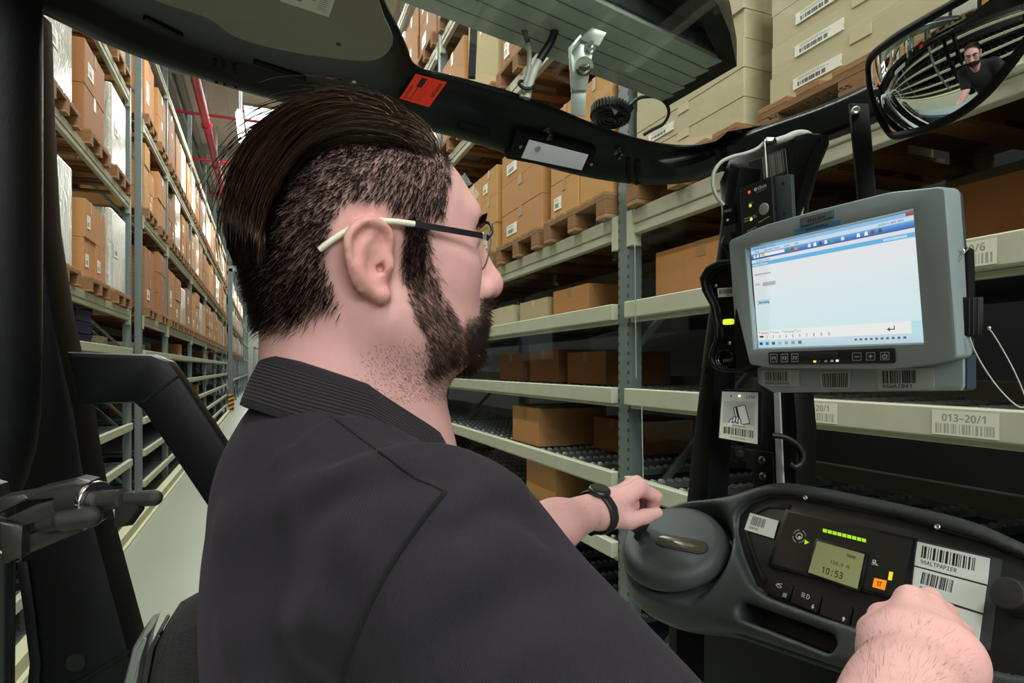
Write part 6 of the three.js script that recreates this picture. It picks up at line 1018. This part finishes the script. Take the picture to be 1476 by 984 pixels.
{ // collar: a folded band round the neck
  const c = v(-0.140, 0.007, -0.537), N = 140, pos = [], uv = [], idx = [], prof = (a) => { // a = angle from the back of the neck
    const back = Math.cos(a), dir = FW.clone().multiplyScalar(-Math.cos(a)).addScaledVector(RT, Math.sin(a)); const rt = 0.066 + 0.004 * Math.abs(Math.sin(a)) + 0.010 * sstep(0, -1, back), y = back > 0 ? -0.020 + 0.025 * back : -0.020 + 0.05 * back; const q = (r, yy) => c.clone().addScaledVector(dir, r).add(v(0, yy, 0)); const w = 0.0012 * Math.sin(a * 7 + 1);
    return [q(rt - 0.003, y - 0.030), q(rt - 0.0035, y - 0.004), q(rt - 0.001, y + 0.001), q(rt + 0.003, y), q(rt + 0.006, y - 0.006), q(rt + 0.012 + w, y - 0.020), q(rt + 0.018 + w, y - 0.036), q(rt + 0.0195 + w, y - 0.041), q(rt + 0.017 + w, y - 0.0425), q(rt + 0.010, y - 0.028), q(rt + 0.003, y - 0.008), q(rt, y - 0.030)]; };
  const K = 12; for (let i = 0; i <= N; i++) { const a = -2.75 + 5.5 * i / N; prof(a).forEach((p, k) => { pos.push(p.x, p.y, p.z); uv.push(a * 0.08, k * 0.006 * 2.2); }); }
  for (let i = 0; i < N; i++) for (let k = 0; k < K; k++) { const m = (k + 1) % K, a = i * K + k, b = i * K + m, e = a + K, f = b + K; idx.push(a, e, b, b, e, f); }
  const g = new THREE.BufferGeometry(); g.setAttribute('position', new THREE.Float32BufferAttribute(pos, 3)); g.setAttribute('uv', new THREE.Float32BufferAttribute(uv, 2)); g.setIndex(idx); g.computeVertexNormals(); part('collar', g, M.ribknit, shirt, 'ribbed folded collar');
}
part('trousers', metric(nets((p) => { let d = sdEll(loc(p, v(-0.09, -0.66, -0.53)), O0, 0.15, 0.13, 0.18); for (const s of [-1, 1]) { const a = v(-0.09, -0.68, -0.53).addScaledVector(RT, 0.09 * s), b = a.clone().addScaledVector(FW, 0.42).add(v(0, 0.03, 0)), c = b.clone().addScaledVector(FW, 0.08).add(v(0, -0.42, 0)); d = smin(d, chain(p, [a, b, c], [0.085, 0.068, 0.052], 0.03), 0.04); } return d; }, v(-0.35, -1.14, -1.0), v(0.55, -0.5, -0.25), 0.014)), mat({ color: rgb(0.02, 0.02, 0.026), roughness: 0.95 }), man);
// ---- eyes
for (const s of [1, -1]) { const e = H(0.0785, 0.0235, 0.031 * s); const g = new THREE.SphereGeometry(0.0118, 24, 16); g.rotateZ(-Math.PI / 2); const eye = part('eye', g.applyMatrix4(new THREE.Matrix4().extractRotation(HM).setPosition(e)), phy({ color: rgb(0.75, 0.7, 0.66), roughness: 0.15 }), man); part('iris', new THREE.SphereGeometry(0.0058, 18, 12).scale(0.45, 1, 1).applyMatrix4(new THREE.Matrix4().extractRotation(HM).setPosition(H(0.0882, 0.0228, 0.0305 * s))), phy({ color: rgb(0.03, 0.02, 0.015), roughness: 0.1 }), eye); }
// ---- hair
class Hair { constructor() { this.pos = []; this.nor = []; this.col = []; }
  strand(pts, r, c, sides = 3) { let u = v(0, 0, 0), w = v(0, 0, 0), d = v(0, 0, 0); const n = pts.length; const rings = []; for (let i = 0; i < n; i++) { d.copy(pts[Math.min(i + 1, n - 1)]).sub(pts[Math.max(i - 1, 0)]).normalize(); u.set(0.31, 0.87, 0.38).cross(d).normalize(); w.copy(d).cross(u); const rr = r * (i === n - 1 ? 0.12 : 1 - 0.45 * (i / n) ** 2), ring = []; for (let s = 0; s < sides; s++) { const a = s / sides * 6.2832; const nn = u.clone().multiplyScalar(Math.cos(a)).addScaledVector(w, Math.sin(a)); ring.push([pts[i].clone().addScaledVector(nn, rr), nn]); } rings.push(ring); }
    for (let i = 0; i + 1 < n; i++) for (let s = 0; s < sides; s++) { const t = (s + 1) % sides; for (const [p, q] of [rings[i][s], rings[i + 1][s], rings[i][t], rings[i][t], rings[i + 1][s], rings[i + 1][t]]) { this.pos.push(p.x, p.y, p.z); this.nor.push(q.x, q.y, q.z); this.col.push(c[0], c[1], c[2]); } } }
  geo() { const g = new THREE.BufferGeometry(); g.setAttribute('position', new THREE.BufferAttribute(new Float32Array(this.pos), 3)); g.setAttribute('normal', new THREE.BufferAttribute(new Float32Array(this.nor), 3)); g.setAttribute('color', new THREE.BufferAttribute(new Float32Array(this.col), 3)); return g; } }
M.hair = phy({ vertexColors: true, roughness: 0.30, specularIntensity: 1.0 });
{
  const rh = rngOf(2024), p = bodyGeo.attributes.position, ix = bodyGeo.index, tri = [], area = []; let sum = 0; const a = v(), b = v(), c = v();
  for (let i = 0; i < ix.count; i += 3) { a.fromBufferAttribute(p, ix.getX(i)); if (a.z < -0.75 || a.x > 0.06 || a.y < -0.03) continue; b.fromBufferAttribute(p, ix.getX(i + 1)); c.fromBufferAttribute(p, ix.getX(i + 2)); const A = b.clone().sub(a).cross(c.clone().sub(a)).length() / 2; sum += A; tri.push(i); area.push(sum); }
  const sample = () => { const t = rh() * sum; let lo = 0, hi = area.length - 1; while (lo < hi) { const m = (lo + hi) >> 1; if (area[m] < t) lo = m + 1; else hi = m; } const i = tri[lo]; a.fromBufferAttribute(p, ix.getX(i)); b.fromBufferAttribute(p, ix.getX(i + 1)); c.fromBufferAttribute(p, ix.getX(i + 2)); let u = rh(), w = rh(); if (u + w > 1) { u = 1 - u; w = 1 - w; } const q = a.clone().addScaledVector(b.clone().sub(a), u).addScaledVector(c.clone().sub(a), w); const n = b.clone().sub(a).cross(c.clone().sub(a)).normalize(); return { h: q.applyMatrix4(HI), n: n.transformDirection(HI) }; };
  const C = (h) => h.clone().applyMatrix4(HM); const tone = (base, s) => { const k = 1 + s * (rh() - 0.5); return base.map((x) => x * k); };
  // long swept back top hair
  const top = new Hair(), core = new Hair(); let made = 0; const gk = v();
  const sk = (q) => skull(q);
  for (let tries = 0; tries < 400000 && made < 9000; tries++) {
    const { h } = sample(); if (rh() > topMask(h) || h.y < 0.05) continue; made++;
    const len = (0.075 + 0.045 * rh()) * (h.x < -0.05 ? 0.55 : 0.95), n = 9, step = len / n, lift = 0.004 + 0.0125 * rh() ** 0.8 * (0.45 + 0.55 * sstep(-0.07, 0.02, h.x)), pts = [h.clone()], q = h.clone(); const clump = nz(h.x * 60, h.z * 60, 3) , side = 0.22 * nz(h.x * 25, h.z * 25, 7) + 0.10 * (rh() - 0.5) + (h.z > 0.03 ? 0.10 : 0); const stray = rh() < 0.02;
    for (let i = 1; i <= n; i++) {
      const t = i / n; const d = v(-1, -1.5 * sstep(-0.01, -0.080, q.x), side); gk.copy(gradient(sk, q, 0.002)); d.addScaledVector(gk, -d.dot(gk)).normalize();  if (i < 2) d.addScaledVector(gk, 0.5); if (stray) d.addScaledVector(gk, 0.22 * rh()); d.normalize(); q.addScaledVector(d, step);
      const want = Math.min(lift, lift * (0.35 + t * 3)) * (stray ? 1.5 : 1) + 0.0025 * clump, cur = sk(q); gk.copy(gradient(sk, q, 0.002)); if (!stray || cur < want) q.addScaledVector(gk, (want - cur) * 0.6); pts.push(q.clone());
    }
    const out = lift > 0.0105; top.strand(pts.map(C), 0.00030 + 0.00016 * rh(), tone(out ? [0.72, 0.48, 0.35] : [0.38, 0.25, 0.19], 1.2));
  }
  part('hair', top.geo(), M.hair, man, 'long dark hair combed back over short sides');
  // short sides and nape
  const sh = new Hair(); made = 0;
  for (let tries = 0; tries < 900000 && made < 15000; tries++) { const { h, n } = sample(); if (rh() > sideMask(h) ** 1.5 || (h.z < 0 && h.x > 0.03)) continue; made++; const len = 0.006 + 0.006 * rh() + (h.y < -0.01 ? 0.002 : 0); const low = sstep(0.03, -0.05, h.y), d = v(-0.55 + 0.25 * low, -0.75, 0).addScaledVector(n, 0.75 + 0.25 * rh()).add(v((rh() - 0.5) * 0.5, (rh() - 0.5) * 0.5, (rh() - 0.5) * 0.5)).normalize(); const m = h.clone().addScaledVector(d, len * 0.5), e = m.clone().addScaledVector(d.clone().addScaledVector(n, -0.35).normalize(), len * 0.5); sh.strand([h, m, e].map(C), 0.00014 + 0.00009 * rh(), tone([0.19, 0.13, 0.115], 1.2)); }
  part('short_hair', sh.geo(), M.hair, man);
  const bd = new Hair(); made = 0;
  for (let tries = 0; tries < 900000 && made < 6500; tries++) { const { h, n } = sample(); if (rh() > beardMask(h) ** 1.3) continue; made++; const len = (h.y < -0.07 ? 0.010 : 0.007) * (0.6 + 0.8 * rh()) + (h.x > 0.075 ? 0.003 : 0); const d = v(0.30, -0.75, 0).addScaledVector(n, 0.7 + 0.3 * rh()).add(v((rh() - 0.5) * 0.7, (rh() - 0.5) * 0.6, (rh() - 0.5) * 0.7)).normalize(); const m = h.clone().addScaledVector(d, len * 0.5), e = m.clone().addScaledVector(d.clone().add(v(0.1, -0.25, 0)).normalize(), len * 0.5); bd.strand([h, m, e].map(C), 0.00016 + 0.00009 * rh(), tone([0.30, 0.145, 0.11], 1.1)); }
  part('beard', bd.geo(), M.hair, man, 'reddish brown full beard along the jaw');
  const st = new Hair(); made = 0;
  for (let tries = 0; tries < 400000 && made < 3500; tries++) { const { h, n } = sample(); if (rh() > stubbleMask(h)) continue; made++; const e = h.clone().addScaledVector(n.clone().add(v(0.2, -0.5, (rh() - 0.5) * 0.5)).normalize(), 0.0016 + 0.0012 * rh()); st.strand([h, e].map(C), 0.00014, tone([0.09, 0.055, 0.045], 0.6)); }
  part('stubble', st.geo(), M.hair, man);
  const eb2 = new Hair(); for (const s of [1, -1]) for (let i = 0; i < 420; i++) { const t = rh(), w = (rh() - 0.5) * 0.007; const q = v(0.1005 - 0.016 * t * t, 0.037 + w + 0.004 * Math.sin(t * 3), s * (0.010 + 0.036 * t)); const d0 = headField(q), g = gradient(headField, q); q.addScaledVector(g, -d0 + 0.0002); const e = q.clone().addScaledVector(v(0.2, 0.35, s * 0.8).normalize(), 0.006).addScaledVector(g, 0.002); eb2.strand([q, e].map(C), 0.00022, tone([0.04, 0.022, 0.018], 0.6)); }
  part('eyebrow', eb2.geo(), M.hair, man);
  // hair on the forearms
  const ah = new Hair(); for (const [h, cnt] of [[RH, 2600], [LHd, 900]]) { const g = bodyGeo.attributes.position, ax = h.wrist.clone().sub(h.fore).normalize(); let n2 = 0; for (let tries = 0; tries < 400000 && n2 < cnt; tries++) { const i = Math.floor(rh() * ix.count / 3) * 3; a.fromBufferAttribute(g, ix.getX(i)); if (h === RH ? (a.x < 0.10 || a.x > 0.5 || a.z < -0.7) : (a.z > -0.72)) continue; const t = a.clone().sub(h.wrist).dot(ax); if (t > 0.015 - 0.03 * rh()) continue; if (Math.abs(handField(a, h)) > 0.004) continue; const n = gradient((q) => handField(q, h), a, 0.002); n2++; const d = ax.clone().multiplyScalar(0.8).add(v((rh() - 0.5) * 0.5, -0.25 + (rh() - 0.5) * 0.5, (rh() - 0.5) * 0.5)); d.addScaledVector(n, -d.dot(n)).normalize(); const len = 0.005 + 0.008 * rh(); ah.strand([a.clone(), a.clone().addScaledVector(d, len * 0.5).addScaledVector(n, 0.0014), a.clone().addScaledVector(d, len).addScaledVector(n, 0.0012)], 0.000045, tone([0.24, 0.12, 0.09], 0.6)); } }
  part('arm_hair', ah.geo(), M.hair, man);
}
// ---- eyeglasses
{
  const H0 = H; const Hg = (x, y, z) => H0(x < -0.02 ? x * 0.72 - 0.0106 : x - 0.009, y - 0.0085 + (x < 0.03 ? (0.03 - x) * 0.02 : 0), z);
  const o = cab('eyeglasses', 'eyeglasses with thin black arms and white ear tips on the driver', 'glasses', Hg(0.09, 0.03, 0)); const ink = mat({ color: rgb(0.008, 0.009, 0.012), roughness: 0.3 }), white = mat({ color: rgb(0.72, 0.70, 0.56), roughness: 0.35 });
  for (const s of [1, -1]) {
    const arm = [v(0.094, 0.031, 0.068), v(0.085, 0.0325, 0.073), v(0.060, 0.035, 0.0765), v(0.030, 0.038, 0.0785)].map((p) => Hg(p.x, p.y, p.z * s)), tip = [v(0.030, 0.038, 0.0785), v(0.012, 0.0385, 0.080), v(-0.006, 0.037, 0.0805), v(-0.022, 0.031, 0.0795), v(-0.040, 0.022, 0.0775), v(-0.052, 0.015, 0.0755)].map((p) => Hg(p.x, p.y, p.z * s));
    part('temple_arm', arm.slice(0, -1).map((p, i) => bar(p, arm[i + 1], 0.0016, 0.0046, H(0, 1, 0).sub(HP))), ink, o); part('ear_tip', tube(tip, 0.0024, 24, 8), white, o, 'cream white ear tip');
    const c = (y, z) => Hg(0.1015 - 0.0035 * ((z - 0.012) / 0.05) ** 2 + 0.10 * (y - 0.025), y, z * s), rim = [[0.046, 0.020], [0.0455, 0.040], [0.041, 0.058], [0.032, 0.0635], [0.018, 0.060], [0.008, 0.050], [0.006, 0.034], [0.010, 0.020], [0.026, 0.0125], [0.040, 0.0135]].map(([y, z]) => c(y, z));
    const lp = new THREE.CatmullRomCurve3(rim, true).getPoints(60), ctr = c(0.027, 0.037), gp = [], gi = []; gp.push(...ctr.toArray()); lp.forEach((q) => gp.push(...q.toArray())); for (let i = 1; i <= 60; i++) gi.push(0, i, i + 1); const lg = new THREE.BufferGeometry(); lg.setAttribute('position', new THREE.Float32BufferAttribute(gp, 3)); lg.setIndex(gi); lg.computeVertexNormals(); part('lens', lg, M.glass, o);
    part('lens_rim', tube(rim, 0.0007, 60, 6, true), mat({ color: rgb(0.3, 0.32, 0.34), metalness: 0.6, roughness: 0.3 }), o); part('upper_rim', tube([c(0.034, 0.0132), c(0.043, 0.0155), c(0.0462, 0.026), c(0.0462, 0.040), c(0.042, 0.058), c(0.036, 0.064), Hg(0.094, 0.031, 0.068 * s)], 0.0013, 30, 8), ink, o);
    part('hinge', rbox(0.004, 0.006, 0.003, 0.0008, 0, 0, 0, 1).applyMatrix4(new THREE.Matrix4().extractRotation(HM).setPosition(Hg(0.089, 0.032, 0.0715 * s))), M.chrome, o);
    part('nose_pad', new THREE.SphereGeometry(0.0035, 10, 8).scale(0.5, 1.2, 0.4).applyMatrix4(new THREE.Matrix4().extractRotation(HM).setPosition(Hg(0.0965, 0.018, 0.0115 * s))), M.glass, o);
  }
  part('bridge', tube([Hg(0.1005, 0.034, 0.0135), Hg(0.104, 0.037, 0), Hg(0.1005, 0.034, -0.0135)], 0.0011, 16, 8), ink, o);
}
// ---- wristwatch on the left wrist
{
  const c = P(858, 735, 0.984), ax = LHd.wrist.clone().sub(LHd.fore).normalize(), o = cab('wristwatch', 'wristwatch with black leather strap on the driver\'s left wrist', 'watch', c); const u = v(0, 1, 0.1).addScaledVector(ax, -ax.y).normalize(), w = ax.clone().cross(u);
  const ring = []; for (let i = 0; i < 48; i++) { const a = i / 48 * 6.2832, d = u.clone().multiplyScalar(Math.cos(a)).addScaledVector(w, Math.sin(a)); let r = 0.02; for (let k = 0; k < 40; k++) { const q = c.clone().addScaledVector(d, r); if (handField(q, LHd) > 0.0012) break; r += 0.0008; } ring.push([d, r]); }
  const pos = [], idx = [], K = 6; ring.forEach(([d, r]) => { for (const [dr, s] of [[0, -0.0095], [0.0022, -0.0092], [0.003, -0.006], [0.003, 0.006], [0.0022, 0.0092], [0, 0.0095]]) { const q = c.clone().addScaledVector(d, r + dr).addScaledVector(ax, s); pos.push(q.x, q.y, q.z); } });
  for (let i = 0; i < 48; i++) for (let k = 0; k < K; k++) { const j = (i + 1) % 48, m = (k + 1) % K; idx.push(i * K + k, j * K + k, i * K + m, i * K + m, j * K + k, j * K + m); } const g = new THREE.BufferGeometry(); g.setAttribute('position', new THREE.Float32BufferAttribute(pos, 3)); g.setIndex(idx); g.computeVertexNormals(); part('strap', g, mat({ color: rgb(0.012, 0.014, 0.02), roughness: 0.45, side: THREE.DoubleSide }), o);
  const d0 = u.clone().applyAxisAngle(ax, 0.25), rr = ring[0][1]; part('case', lathe([[0, 0.008], [0.014, 0.008], [0.017, 0.0065], [0.018, 0.002], [0.016, 0]], c.clone().addScaledVector(d0, rr + 0.001), d0, 28), mat({ color: rgb(0.05, 0.05, 0.055), metalness: 0.7, roughness: 0.3 }), o); part('crystal', lathe([[0, 0.009], [0.0135, 0.0088]], c.clone().addScaledVector(d0, rr + 0.001), d0, 24), M.blackgloss, o);
  const d1 = w.clone().multiplyScalar(-0.25).addScaledVector(u, -1).normalize(); part('buckle', rbox(0.018, 0.003, 0.022, 0.001).applyMatrix4(new THREE.Matrix4().makeBasis(ax.clone().cross(d1), d1, ax.clone()).setPosition(c.clone().addScaledVector(d1, ring[24][1] + 0.004))), M.chrome, o);
}
{ // joystick under the right hand
  const c = P(1352, 935, 0.590), o = cab('control_lever', 'dark control lever knob gripped by the right hand', 'lever', c); part('grip', lathe([[0, 0.022], [0.014, 0.020], [0.019, 0.012], [0.018, 0], [0.013, -0.02], [0.011, -0.05], [0.02, -0.08]].reverse(), c.clone().add(v(0, -0.012, 0)), v(-0.2, 1, 0.2), 24), M.rubber, o);
}
renderer.render(scene, camera);
